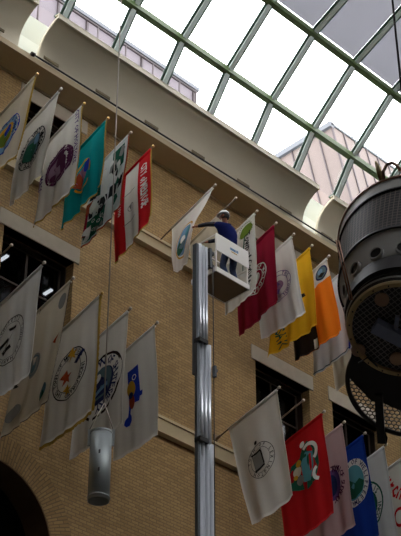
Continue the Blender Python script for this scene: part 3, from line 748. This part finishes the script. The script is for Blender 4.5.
# ================================================================== LIFT
LT = thing('aerial_work_lift', 'telescoping aluminium mast lift raising a white work basket', 'work lift', (18.98, 18.9, -UPZ))
def section(x0, x1, y0, y1, z0, z1):
    bm = newbm(); w = x1-x0; n = 3
    box(bm, x0, x1, y0+.03, y1, z0, z1)
    # rounded ribs on the face
    for k in range(n):
        cx = x0+w*(k+.5)/n; r = w/n*.40
        pts = [(cx, y0+.03, z0), (cx, y0+.03, z1)]; tube(bm, pts, r, n=12)
    s_ = build('mast_section', bm, M_ALU, LT)
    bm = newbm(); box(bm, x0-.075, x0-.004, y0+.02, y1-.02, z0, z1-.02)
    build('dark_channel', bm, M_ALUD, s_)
    return s_
section(18.83, 19.11, 18.86, 19.02, 16.0, 19.33)
section(18.72, 19.06, 18.72, 18.83, 13.6, 16.70)
section(18.59, 18.97, 18.57, 18.69, -UPZ+.3, 14.25)
for z, y, cx in ((16.70, 18.66, 18.64), (14.25, 18.50, 18.50)):
    bm = newbm(); box(bm, cx, cx+.25, y, y+.17, z-.05, z+.04); build('collar', bm, M_BLK, LT)
bm = newbm(); tube(bm, [(19.05, 18.64, -1.0), (19.13, 18.74, 16.7), (19.2, 18.82, 19.0)], .01); build('hose', bm, M_BLK, LT)
for z, dx in ((15.95, 19.10), (13.15, 18.99)):
    bm = newbm(); box(bm, dx-.03, dx+.02, 18.64, 18.72, z, z+.26); box(bm, dx+.02, dx+.06, 18.65, 18.69, z+.14, z+.2); build('latch', bm, M_ALUD, LT)
bm = newbm(); box(bm, 18.5, 19.6, 18.3, 19.5, -UPZ+.12, -UPZ+.45)
for sx in (18.55, 19.5):
    for sy in (18.35, 19.45): tube(bm, [(sx-.04, sy, -UPZ+.12), (sx+.04, sy, -UPZ+.12)], .12, 12)
build('chassis', bm, M_BLK, LT)
# basket
bx0, bx1, by0, by1, bz0, bz1 = 19.36, 20.40, 18.88, 19.62, 18.86, 19.88
BK = bpy.data.objects.new('work_basket', None); C.objects.link(BK); BK.parent = LT; BK['_loc'] = LT['_loc']
bm = newbm(); box(bm, bx0, bx1, by0, by1, bz0, bz0+.05); build('platform', bm, M_PLAT, BK)
bm = newbm()
box(bm, bx0-.01, bx1+.01, by0-.025, by0, bz0-.01, bz0+.11); box(bm, bx0-.01, bx1+.01, by1, by1+.025, bz0-.01, bz0+.11)
box(bm, bx0-.025, bx0, by0, by1, bz0-.01, bz0+.11); box(bm, bx1, bx1+.025, by0, by1, bz0-.01, bz0+.11); build('toe_board', bm, M_WHITE, BK)
bm = newbm()
for x in (bx0+.005, bx1-.035):
    for y in (by0+.0, by1-.03): box(bm, x, x+.03, y, y+.03, bz0+.05, bz1)
for y in (by1-.03,): box(bm, bx0, bx1, y, y+.03, bz1-.03, bz1); box(bm, bx0, bx1, y, y+.03, bz0+.52, bz0+.55)
for x in (bx0+.0, bx1-.03): box(bm, x, x+.03, by0, by1, bz1-.03, bz1); box(bm, x, x+.03, by0, by1, bz0+.52, bz0+.55)
box(bm, bx0, bx1, by0, by0+.03, bz1-.03, bz1)
bar(bm, (bx0+.015, by0, bz0+.08), (bx0+.015, by1, bz0+.52), .025, .025); bar(bm, (bx1-.02, by0, bz0+.1), (bx1-.02, by1, bz0+.5), .025, .025)
build('guard_rail', bm, M_WHITE, BK)
bm = newbm(); box(bm, bx0-.005, bx1+.005, by0-.02, by0-.003, bz1-.45, bz1+.01)
box(bm, 19.80, 19.98, by0-.024, by0-.02, bz1-.23, bz1-.17, 1); box(bm, 20.0, 20.06, by0-.024, by0-.02, bz1-.22, bz1-.16, 1); box(bm, 19.84, 20.02, by0-.024, by0-.02, bz1-.28, bz1-.26, 2)
build('sign_panel', bm, [M_WHITE, K['sky'], K['gold']], BK)
bm = newbm(); box(bm, 19.18, bx0, 18.93, 19.0, 18.95, 19.03); box(bm, 19.18, bx0, 18.93, 19.0, 19.3, 19.38); box(bm, 19.2, 19.26, 18.9, 19.05, 18.9, 19.42); build('arm_bracket', bm, M_ALUD, BK)
bm = newbm(); tube(bm, [(19.28, 19.0, 19.42), (19.22, 19.15, 19.55), (19.12, 19.2, 19.40), (19.08, 19.1, 19.2)], .014); build('cable_loop', bm, M_BLK, BK)

# ================================================================== WORKER
FZ = bz0+.05
PW = thing('person', 'worker in white hard hat and navy jacket reaching from the lift basket for a flag', 'person', (20.05, 19.1, FZ))
M_SKIN = mat('skin', (.30, .11, .06, 1), .55); M_JKT = mat('navy_jacket', (.008, .013, .085, 1), .9, noise=.2, nscale=12, spec=.1); M_SLV = mat('black_sleeve', (.012, .012, .02, 1), .8)
M_JEAN = mat('dark_jeans', (.02, .035, .09, 1), .85, noise=.2, nscale=15); M_HAT = mat('white_hard_hat', (.75, .73, .68, 1), .35); M_BOOT = mat('brown_boot', (.05, .03, .02, 1), .6); M_HAIR = mat('dark_hair', (.012, .009, .008, 1), .7)
def skin(name, chains, m, parent, sub=2, extra=None):
    """chains: list of lists of (point, radius); points shared by coordinate are welded; the first point of each island is its root"""
    me = bpy.data.meshes.new(name); vs = []; rs = []; es = []; idx = {}; roots = set()
    for ch in chains:
        prev = None
        for k, (p, r) in enumerate(ch):
            key = tuple(round(c, 4) for c in p)
            if key not in idx:
                idx[key] = len(vs); vs.append(key); rs.append(r)
                if k == 0: roots.add(idx[key])
            if prev is not None: es.append((prev, idx[key]))
            prev = idx[key]
    off = Vector(parent['_loc'])
    me.from_pydata([Vector(v)-off for v in vs], es, [])
    o = bpy.data.objects.new(name, me); C.objects.link(o)
    md = o.modifiers.new('skin', 'SKIN'); md.use_smooth_shade = True; md.branch_smoothing = .4
    for i, r in enumerate(rs):
        d_ = me.skin_vertices[0].data[i]; d_.radius = r if isinstance(r, tuple) else (r, r); d_.use_root = i in roots
    sb = o.modifiers.new('sub', 'SUBSURF'); sb.levels = sub; sb.render_levels = sub
    dg = bpy.context.evaluated_depsgraph_get(); m2 = bpy.data.meshes.new_from_object(o.evaluated_get(dg)); o.modifiers.clear(); o.data = m2
    m2.materials.clear(); m2.materials.append(m)
    for p in m2.polygons: p.use_smooth = True
    o.parent = parent; o['_loc'] = parent['_loc']; return o
pel = (20.06, 19.10, 19.86); spn = (20.04, 19.10, 20.06); chs = (19.97, 19.10, 20.34); nkb = (19.90, 19.09, 20.54); nk = (19.87, 19.085, 20.60)
hd = (19.85, 19.08, 20.70)
ls = (19.75, 19.16, 20.49); le = (19.67, 19.46, 20.60); lw = (19.65, 19.76, 20.69)
rs_ = (20.16, 19.06, 20.45); re = (19.98, 19.33, 20.26); rw = (19.70, 19.52, 20.14)
lh = (19.95, 19.12, 19.82); lk = (19.88, 19.18, 19.40); la = (19.96, 19.08, FZ+.10); lt = (19.90, 19.20, FZ+.045)
rh = (20.17, 19.08, 19.82); rk = (20.18, 19.16, 19.40); ra = (20.22, 19.06, FZ+.10); rt_ = (20.20, 19.19, FZ+.045)
def lerp(a, b, t): return tuple(a[i]*(1-t)+b[i]*t for i in range(3))
body = [[(pel, .13), (spn, .12), (chs, .14), (nkb, .075), (nk, .055), (hd, .085), ((19.85, 19.085, 20.79), .075)],
        [(chs, .14), (ls, .058), (le, .042), (lw, .030)], [(chs, .14), (rs_, .058), (re, .042), (rw, .030)],
        [(pel, .13), (lh, .085), (lk, .058), (la, .04), (lt, .035)], [(pel, .13), (rh, .085), (rk, .058), (ra, .04), (rt_, .035)]]
# palms and five separate fingers
def hand_chains(w, d, nrm, side):
    w = Vector(w); d = Vector(d).normalized(); nrm = Vector(nrm).normalized(); lat = d.cross(nrm).normalized()*side
    palm = w+d*.055
    out = [[(tuple(w), .030), (tuple(palm), (.036, .024))]]
    for k, (o, L) in enumerate(((-.030, .068), (-.010, .078), (.011, .072), (.030, .056))):
        b = palm+lat*o+d*.02; a1 = b+d*L*.45; a2 = a1+(d*.5-nrm*.7)*L*.4; a3 = a2-(nrm*.8+d*.1)*L*.3
        out.append([(tuple(b), .0105), (tuple(a1), .0095), (tuple(a2), .0085), (tuple(a3), .0075)])
    b = w+d*.03-lat*.028; a1 = b+(d*.6-lat*.7)*.035; a2 = a1+(d*.7-nrm*.7)*.035
    out.append([(tuple(b), .013), (tuple(a1), .011), (tuple(a2), .009)])
    return out
body += hand_chains(lw, Vector(hand)-Vector(lw), (-.3, -.2, .9), 1)
body += hand_chains(rw, (-.8, .5, -.1), (-.1, -.3, .9), -1)
ob = skin('body', body, M_SKIN, PW)
# facial features joined onto the body mesh
bm = bmesh.new(); bm.from_mesh(ob.data); off = Vector(PW['_loc']); F = Vector((-.5, .87, 0)).normalized(); R_ = Vector((F.y, -F.x, 0)); HC = Vector(hd)-off
res = ball(bm, HC+F*.10+Vector((0, 0, -.01)), .018, 8, 1.5)
for s_ in (-1, 1): ball(bm, HC+R_*.088*s_+Vector((0, 0, 0)), .026, 8, 1.4); ball(bm, HC+F*.082+R_*.032*s_+Vector((0, 0, .02)), .012, 8)
ball(bm, HC+F*.085+Vector((0, 0, -.05)), .016, 8, .4)
bm.to_mesh(ob.data); bm.free()
sc = 1.22
def fat(ch, m_): return [(p, (r[0]*m_, r[1]*m_) if isinstance(r, tuple) else r*m_) for p, r in ch]
skin('jacket', [[(lerp(pel, spn, -.3), (.21, .16)), (spn, (.21, .17)), (chs, (.24, .19)), (lerp(chs, nkb, .6), (.20, .15)), (nkb, .11)], [(chs, (.24, .19)), (ls, .10), (lerp(ls, le, .4), .075)], [(chs, (.24, .19)), (rs_, .11), (lerp(rs_, re, .5), .085)]], M_JKT, PW)
skin('sleeve', [[(lerp(ls, le, .2), .066), (le, .056), (lerp(le, lw, .93), .042)]], M_SLV, PW)
skin('sleeve', [[(lerp(rs_, re, .2), .066), (re, .056), (lerp(re, rw, .93), .042)]], M_SLV, PW)
skin('jeans', [fat([(lerp(pel, spn, .2), .14), (pel, .14), (lh, .095), (lk, .07), (lerp(lk, la, .9), .055)], 1.1), fat([(pel, .14), (rh, .095), (rk, .07), (lerp(rk, ra, .9), .055)], 1.1)], M_JEAN, PW)
for a_, t_ in ((la, lt), (ra, rt_)):
    skin('boot', [[(lerp(a_, (a_[0], a_[1], a_[2]+.12), 1), .055), (a_, .058), (lerp(a_, t_, .55), .052), (t_, .045)]], M_BOOT, PW)
bm = newbm(); hc = Vector((19.85, 19.085, 20.755))
bmesh.ops.create_uvsphere(bm, u_segments=20, v_segments=14, radius=1, matrix=Matrix.Translation(hc) @ Matrix.Rotation(radians(-10), 4, 'Y') @ Matrix.Diagonal((.128, .128, .125, 1)))
bmesh.ops.delete(bm, geom=[v for v in bm.verts if v.co.z < hc.z-.005], context='VERTS')
b0 = len(bm.verts)
ring0 = []; ring1 = []; ring2 = []
for k in range(28):
    t = 2*pi*k/28; dr = Vector((cos(t), sin(t), 0)); ex = .014+.035*max(0, dr.dot(F))
    ring0.append(bm.verts.new(hc+dr*.118+Vector((0, 0, .015)))); ring1.append(bm.verts.new(hc+dr*(.128+ex)+Vector((0, 0, -.01)))); ring2.append(bm.verts.new(hc+dr*.118+Vector((0, 0, -.016))))
for k in range(28):
    j = (k+1) % 28; bm.faces.new((ring0[k], ring0[j], ring1[j], ring1[k])); bm.faces.new((ring1[k], ring1[j], ring2[j], ring2[k]))
for k in range(3): pass
tube(bm, [hc+F*.11+Vector((0, 0, .05)), hc+Vector((0, 0, .128)), hc-F*.11+Vector((0, 0, .05))], .014, 6)
for f in bm.faces: f.smooth = True
build('hard_hat', bm, M_HAT, PW)
bm = newbm(); ball(bm, Vector(hd)-F*.02+Vector((0, 0, .012)), .102, 14, 1.0)
bmesh.ops.delete(bm, geom=[v for v in bm.verts if (v.co-Vector(hd)).dot(F) > .045 or v.co.z < hd[2]-.075], context='VERTS')
build('hair', bm, M_HAIR, PW)

# ================================================================== HANGING TUBE LAMP
lx, ly, lz0, lz1, lr = 14.63, 17.0, 10.99, 12.26, .182
HL = thing('hanging_tube_lamp', 'small galvanised cylinder lamp hanging on a wire before the lower left flags', 'lamp', (lx, ly, lz0))
bm = newbm(); n = 40
o0 = [bm.verts.new((lx+lr*cos(2*pi*k/n), ly+lr*sin(2*pi*k/n), lz0)) for k in range(n)]; o1 = [bm.verts.new((lx+lr*cos(2*pi*k/n), ly+lr*sin(2*pi*k/n), lz1)) for k in range(n)]
i0 = [bm.verts.new((lx+(lr-.015)*cos(2*pi*k/n), ly+(lr-.015)*sin(2*pi*k/n), lz0)) for k in range(n)]; i1 = [bm.verts.new((lx+(lr-.015)*cos(2*pi*k/n), ly+(lr-.015)*sin(2*pi*k/n), lz0+.3)) for k in range(n)]
for k in range(n):
    j = (k+1) % n
    f = bm.faces.new((o0[k], o0[j], o1[j], o1[k])); f.smooth = True
    bm.faces.new((i0[k], i0[j], o0[j], o0[k])); f = bm.faces.new((i1[k], i1[j], i0[j], i0[k])); f.smooth = True
bm.faces.new(o1)
build('tube', bm, M_TIN, HL)
for z, h in ((lz1-.03, .035), (lz0+.05, .02)):
    bm = newbm()
    for k in range(n):
        j = (k+1) % n; R1 = lr+.008
        P_ = lambda kk, zz, R: (lx+R*cos(2*pi*kk/n), ly+R*sin(2*pi*kk/n), zz)
        hexa(bm, [P_(k, z, lr), P_(k, z, R1), P_(j, z, R1), P_(j, z, lr), P_(k, z+h, lr), P_(k, z+h, R1), P_(j, z+h, R1), P_(j, z+h, lr)])
    build('band', bm, M_TIN, HL)
bm = newbm(); n2 = 24
vs = [bm.verts.new((lx+(lr-.016)*cos(2*pi*k/n2), ly+(lr-.016)*sin(2*pi*k/n2), lz0+.22)) for k in range(n2)]; bm.faces.new(vs); build('lens', bm, mat('lamp_lens', (.25, .22, .2, 1), .3), HL)
e = Vector((.707, -.707, 0))
for s_ in (-1, 1):
    c = Vector((lx, ly, 0))+e*s_*(lr+.02)
    bm = newbm(); bar(bm, c+Vector((0, 0, lz1-.25)), c+Vector((0, 0, lz1+.06)), .05, .025, up=(0.7, .7, 0)); build('lug', bm, M_TIN, HL)
    bm = newbm(); tube(bm, [c+Vector((0, 0, lz1+.06)), (lx+.02, ly-.02, 12.84)], .009); build('bail_wire', bm, M_WIRE, HL)
bm = newbm(); tube(bm, [(lx+.02, ly-.02, 12.84), (lx+.02, ly-.02, 28.55)], .012); build('suspension_wire', bm, M_WIRE, HL)
bm = newbm()
for x, z in ((0, .78), (0, .45)): box(bm, lx-.155, lx-.145, ly-.17, ly-.13, lz0+z, lz0+z+.06)
build('screw_plate', bm, M_ALUD, HL)

# black plug and cable along the cornice
bm = newbm(); pts = []
for k in range(25):
    x = 15.72+(27.0-15.72)*k/24; px = 21.265; z = 24.455+.10*(k/24)
    pts.append((x, px, z))
tube(bm, pts, .022); tube(bm, [pts[0], (pts[0][0]-.1, pts[0][1], pts[0][2]-.01)], .05)
tag(build('cable', bm, M_CABLE, origin=pts[0]), 'long black cable strung along the foot of the cream cornice', 'cable')

# ================================================================== BIG ROUND LAMP ASSEMBLY (upper right)
O = Vector((12.075, 8.755, 9.44)); A = Vector((.4394, .1481, .8860)).normalized()
TX = RT - A*RT.dot(A); TX.normalize(); TY = A.cross(TX).normalized()       # any two directions across the drum's own axis
BL = thing('round_speaker_cluster', 'huge dark round hanging drum with wire mesh and gold-rimmed face at right', 'hanging fixture', tuple(O))
def loc(p, q, s): return O + TX*p + TY*q + A*s
M_SCR = mesh_screen_mat('black_wire_screen', (.006, .006, .006, 1), (.12, .095, .08, 1), .06, .2)
M_SCRD = mesh_screen_mat('diagonal_wire_screen', (.03, .03, .03, 1), (.26, .26, .27, 1), .055, .19, diag=True)
M_DRUM = mat('grey_enamel_drum', (.48, .49, .47, 1), .45, metal=.0, noise=.06, nscale=2)
M_RIMB = mat('black_rim', (.012, .01, .009, 1), .5); M_GOLD = mat('aged_gold_rim', (.55, .43, .22, 1), .5, metal=.1, noise=.15, nscale=9)
M_PAD = mat('tan_pad', (.45, .31, .21, 1), .8, noise=.15, nscale=8); M_BEAMB = mat('blue_grey_bracket', (.28, .34, .50, 1), .45); M_COPPER = mat('copper_conduit', (.35, .19, .12, 1), .4, metal=.4)
M_HEX = mat('gold_perforated_metal', (.10, .075, .04, 1), .5)
def lathe(prof, m, name, parent=BL, n=96, vscale=1.):
    bm = newbm(); uvl = bm.loops.layers.uv.new('UVMap'); rings = []
    for r, s in prof: rings.append([bm.verts.new(loc(r*cos(2*pi*k/n), r*sin(2*pi*k/n), s)) for k in range(n)])
    acc = 0; rr = sum(p[0] for p in prof)/len(prof)
    for i in range(len(prof)-1):
        L = sqrt((prof[i+1][0]-prof[i][0])**2+(prof[i+1][1]-prof[i][1])**2)
        for k in range(n):
            j = (k+1) % n; f = bm.faces.new((rings[i][k], rings[i][j], rings[i+1][j], rings[i+1][k])); f.smooth = len(prof) <= 3
            uu = [(2*pi*k/n*rr, acc), (2*pi*(k+1)/n*rr, acc), (2*pi*(k+1)/n*rr, acc+L), (2*pi*k/n*rr, acc+L)]
            for l, u in zip(f.loops, uu): l[uvl].uv = u
        acc += L
    return build(name, bm, m, parent)
lathe([(.0, 2.16), (.6, 2.14), (1.0, 2.06)], M_DRUM, 'top_cap')
lathe([(1.0, 2.04), (.97, 1.80)], M_DRUM, 'cap_band')
lathe([(.99, 2.03), (1.02, 2.03), (1.02, 2.06), (.99, 2.06)], M_COPPER, 'top_rim')
lathe([(.96, 1.80), (.92, 1.4), (.87, .98)], M_SCR, 'mesh_drum')
lathe([(.955, 1.78), (.98, 1.78), (.98, 1.81), (.955, 1.81)], M_RIMB, 'drum_rim')
lathe([(.85, .93), (.875, .93), (.875, .97), (.85, .97)], M_RIMB, 'drum_rim')
cone = lathe([(.86, .97), (.785, .75), (.70, .53)], M_DRUM, 'porthole_cone')
lathe([(.70, .54), (.718, .50), (.70, .24), (.65, .22)], M_RIMB, 'black_skirt')
lathe([(.66, .17), (.62, .12), (.60, .06)], M_RIMB, 'black_skirt')
lathe([(.635, .04), (.65, .0), (.635, -.03), (.585, -.03), (.58, .0), (.59, .04)], M_GOLD, 'gold_rim')
lathe([(.66, .10), (.675, .085), (.66, .07)], M_DRUM, 'thin_steel_ring')
POFF = 6
# portholes round the cone
for k in range(14):
    t = 2*pi*k/14+radians(POFF); dr = TX*cos(t)+TY*sin(t); nn = (dr-A*.36).normalized(); c = O+dr*.735+A*.62+nn*.008
    sx = nn.cross(A).normalized(); sy = sx.cross(nn)
    bm = newbm(); n3 = 20; r0, r1 = .075, .095; a_ = []; b_ = []; c_ = []; d_ = []
    for j in range(n3):
        q = 2*pi*j/n3; e_ = sx*cos(q)+sy*sin(q); a_.append(bm.verts.new(c+e_*r1-nn*.03)); b_.append(bm.verts.new(c+e_*r1+nn*.03)); c_.append(bm.verts.new(c+e_*r0+nn*.03)); d_.append(bm.verts.new(c+e_*r0+nn*.004))
    for j in range(n3):
        i = (j+1) % n3
        for (p_, q_) in ((a_, b_), (b_, c_), (c_, d_)): bm.faces.new((p_[j], p_[i], q_[i], q_[j]))
    ph = build('porthole', bm, M_DRUM, cone)
    bm = newbm(); vs = [bm.verts.new(c+(sx*cos(2*pi*j/n3)+sy*sin(2*pi*j/n3))*r0+nn*.012) for j in range(n3)]; bm.faces.new(vs); build('porthole_opening', bm, M_BLK, ph) if False else build('opening', bm, M_BLK, cone)
# face disc with diagonal mesh
bm = newbm(); uvl = bm.loops.layers.uv.new('UVMap'); n = 64
vs = [bm.verts.new(loc(.59*cos(2*pi*k/n), .59*sin(2*pi*k/n), .02)) for k in range(n)]; f = bm.faces.new(vs)
for l, k in zip(f.loops, range(n)): l[uvl].uv = (.59*cos(2*pi*k/n), .59*sin(2*pi*k/n))
build('mesh_face', bm, M_SCRD, BL)
def face_at(px, py, s=0.):      # where a ray through the photo meets the face disc's own plane
    d = ray(px, py); P0 = O+A*s; t = P0.dot(A)/d.dot(A); return d*t
def cyl(c, ax, r, h, n=24):
    bm = newbm(); tube(bm, [c, c+ax*h], r, n); return bm
for px, py in ((382, 299), (358.5, 349.5), (397, 358), (417, 313)):
    build('pad', cyl(face_at(px, py), -A, .085, .03), M_PAD, BL)
b0_ = face_at(375, 322); b1_ = face_at(412, 341)
bm = newbm(); bar(bm, b0_-A*.07, b1_-A*.07, .16, .12, up=A); build('cross_bracket', bm, M_BEAMB, BL)
bm = newbm(); b2 = face_at(398, 314); bar(bm, b2-A*.05, face_at(396, 327)-A*.05, .05, .05, up=A); build('bracket_stub', bm, M_BEAMB, BL)
bm = newbm(); tube(bm, [face_at(359, 362)-A*.02, face_at(368, 356)-A*.03, face_at(378, 366)-A*.02], .012); build('wiring', bm, M_BLK, BL)
for k in range(20):
    t = 2*pi*k/20; c = loc(.612*cos(t), .612*sin(t), -.03); bm = newbm(); tube(bm, [c, c-A*.012], .009, 8); build('rim_screw', bm, M_BLK, BL)
# lower perforated baffle behind the face
LC = onY((410, 384), 9.55); LR = .78
bt = lambda p, q, s=0.: LC + TX*p + TY*q + A*s
bm = newbm(); tube(bm, [bt(LR*cos(2*pi*k/72), LR*sin(2*pi*k/72)) for k in range(73)], .032, 8, caps=False); build('baffle_rim', bm, M_RIMB, BL)
bm = newbm(); pit = .062; hr = pit/sqrt(3)*1.0
row = 0; q = -LR; E_ = set()
def hexpt(cx, cy, k): return (round(cx+hr*cos(pi/6+pi/3*k), 4), round(cy+hr*sin(pi/6+pi/3*k), 4))
while q < LR:
    p = -LR+(pit/2 if row % 2 else 0)
    while p < LR:
        if p*p+q*q < (LR-.03)**2:
            for k in range(6):
                a_, b_ = hexpt(p, q, k), hexpt(p, q, (k+1) % 6); a2, b2_ = (round(a_[0], 3), round(a_[1], 3)), (round(b_[0], 3), round(b_[1], 3))
                E_.add((min(a2, b2_), max(a2, b2_)))
        p += pit
    q += hr*1.5; row += 1
for a_, b_ in sorted(E_):
    bar(bm, bt(*a_), bt(*b_), .012, .015, up=A)
build('perforated_screen', bm, M_HEX, BL)
def bfa(px, py, s=0.):
    d = ray(px, py); P0 = LC+A*s; t = P0.dot(A)/d.dot(A); return d*t
bm = newbm(); bar(bm, bfa(379, 392)-A*.05, bfa(382, 440)-A*.05, .10, .06, up=A); build('baffle_strut', bm, M_BLK, BL)
bm = newbm(); pts = [bfa(*p)-A*.03 for p in ((349, 376), (372, 400), (384, 402), (420, 418), (430, 370), (400, 340), (352, 350))]
vs = [bm.verts.new(p) for p in pts]; r_ = bmesh.ops.extrude_face_region(bm, geom=[bm.faces.new(vs)])
bmesh.ops.translate(bm, vec=A*.02, verts=[v for v in r_['geom'] if isinstance(v, bmesh.types.BMVert)])
build('baffle_plate', bm, M_BLK, BL)
bm = newbm(); pts = [bfa(*p)-A*.04 for p in ((378, 428), (384, 426), (388, 436), (387, 442), (380, 442))]
vs = [bm.verts.new(p) for p in pts]; bm.faces.new(vs)
bmesh.ops.solidify(bm, geom=bm.faces[:], thickness=.03); build('corner_plate', bm, M_BLK, BL)
# lug on the cap, conduits down its side, hanging cord
lg = [loc(1.02*cos(t), 1.02*sin(t), 2.05) for t in (radians(100),)]
def cap_pt(px, py):
    d = ray(px, py); P0 = O+A*2.06; t = P0.dot(A)/d.dot(A); return d*t
a_ = cap_pt(384, 179); b_ = cap_pt(397, 177); zz = Vector((0, 0, 1))
bm = newbm(); tube(bm, [a_, a_+zz*.12, (a_*.7+b_*.3)+zz*.22, (a_*.3+b_*.7)+zz*.24, b_+zz*.2, b_+zz*.1+(b_-a_)*.3], .022, 10); build('lifting_lug', bm, M_COPPER, BL)
bm = newbm(); a_ = cap_pt(382, 182); tube(bm, [a_, a_+zz*.22+(-RT)*.03, a_+zz*.33+(-RT)*.06], [.03, .035, .012], 12); build('hook_pin', bm, M_GOLD, BL)
for dx in (0, 2.5):
    p1_ = ray(336+dx, 240)*17.6; p2_ = ray(350+dx, 300)*17.3
    bm = newbm(); tube(bm, [p1_, p2_], .009); build('conduit', bm, M_COPPER, BL)
# suspension cord up to the roof vault
cp = O+A*2.12
zt = 29.8
bm = newbm(); tube(bm, [cp, (cp.x+.02, cp.y, zt)], .016); build('suspension_cord', bm, M_CABLE, BL)

# ================================================================== LIGHT
W = bpy.data.worlds.new('World'); S.world = W; W.use_nodes = True
bg = W.node_tree.nodes['Background']; bg.inputs[0].default_value = (1.0, .985, 1.0, 1); bg.inputs[1].default_value = 3.0

# ================================================================== CAMERA
for o in list(S.objects):
    if o.parent is None: o.location.z += UPZ
for o in S.objects:
    if '_loc' in o: del o['_loc']
cam = bpy.data.cameras.new('camera'); co = bpy.data.objects.new('camera', cam); C.objects.link(co)
cam.sensor_fit = 'HORIZONTAL'; cam.sensor_width = 36; cam.lens = F_PX/401*36; cam.clip_end = 500
rot = Matrix((RT, UP, -FW)).transposed()
co.matrix_world = Matrix.Translation((0, 0, UPZ)) @ rot.to_4x4()
S.camera = co
S.view_settings.view_transform = 'Standard'; S.view_settings.look = 'None'; S.view_settings.gamma = 1; S.view_settings.exposure = 1.42
S.cycles.max_bounces = 8; S.cycles.diffuse_bounces = 5; S.cycles.transparent_max_bounces = 12
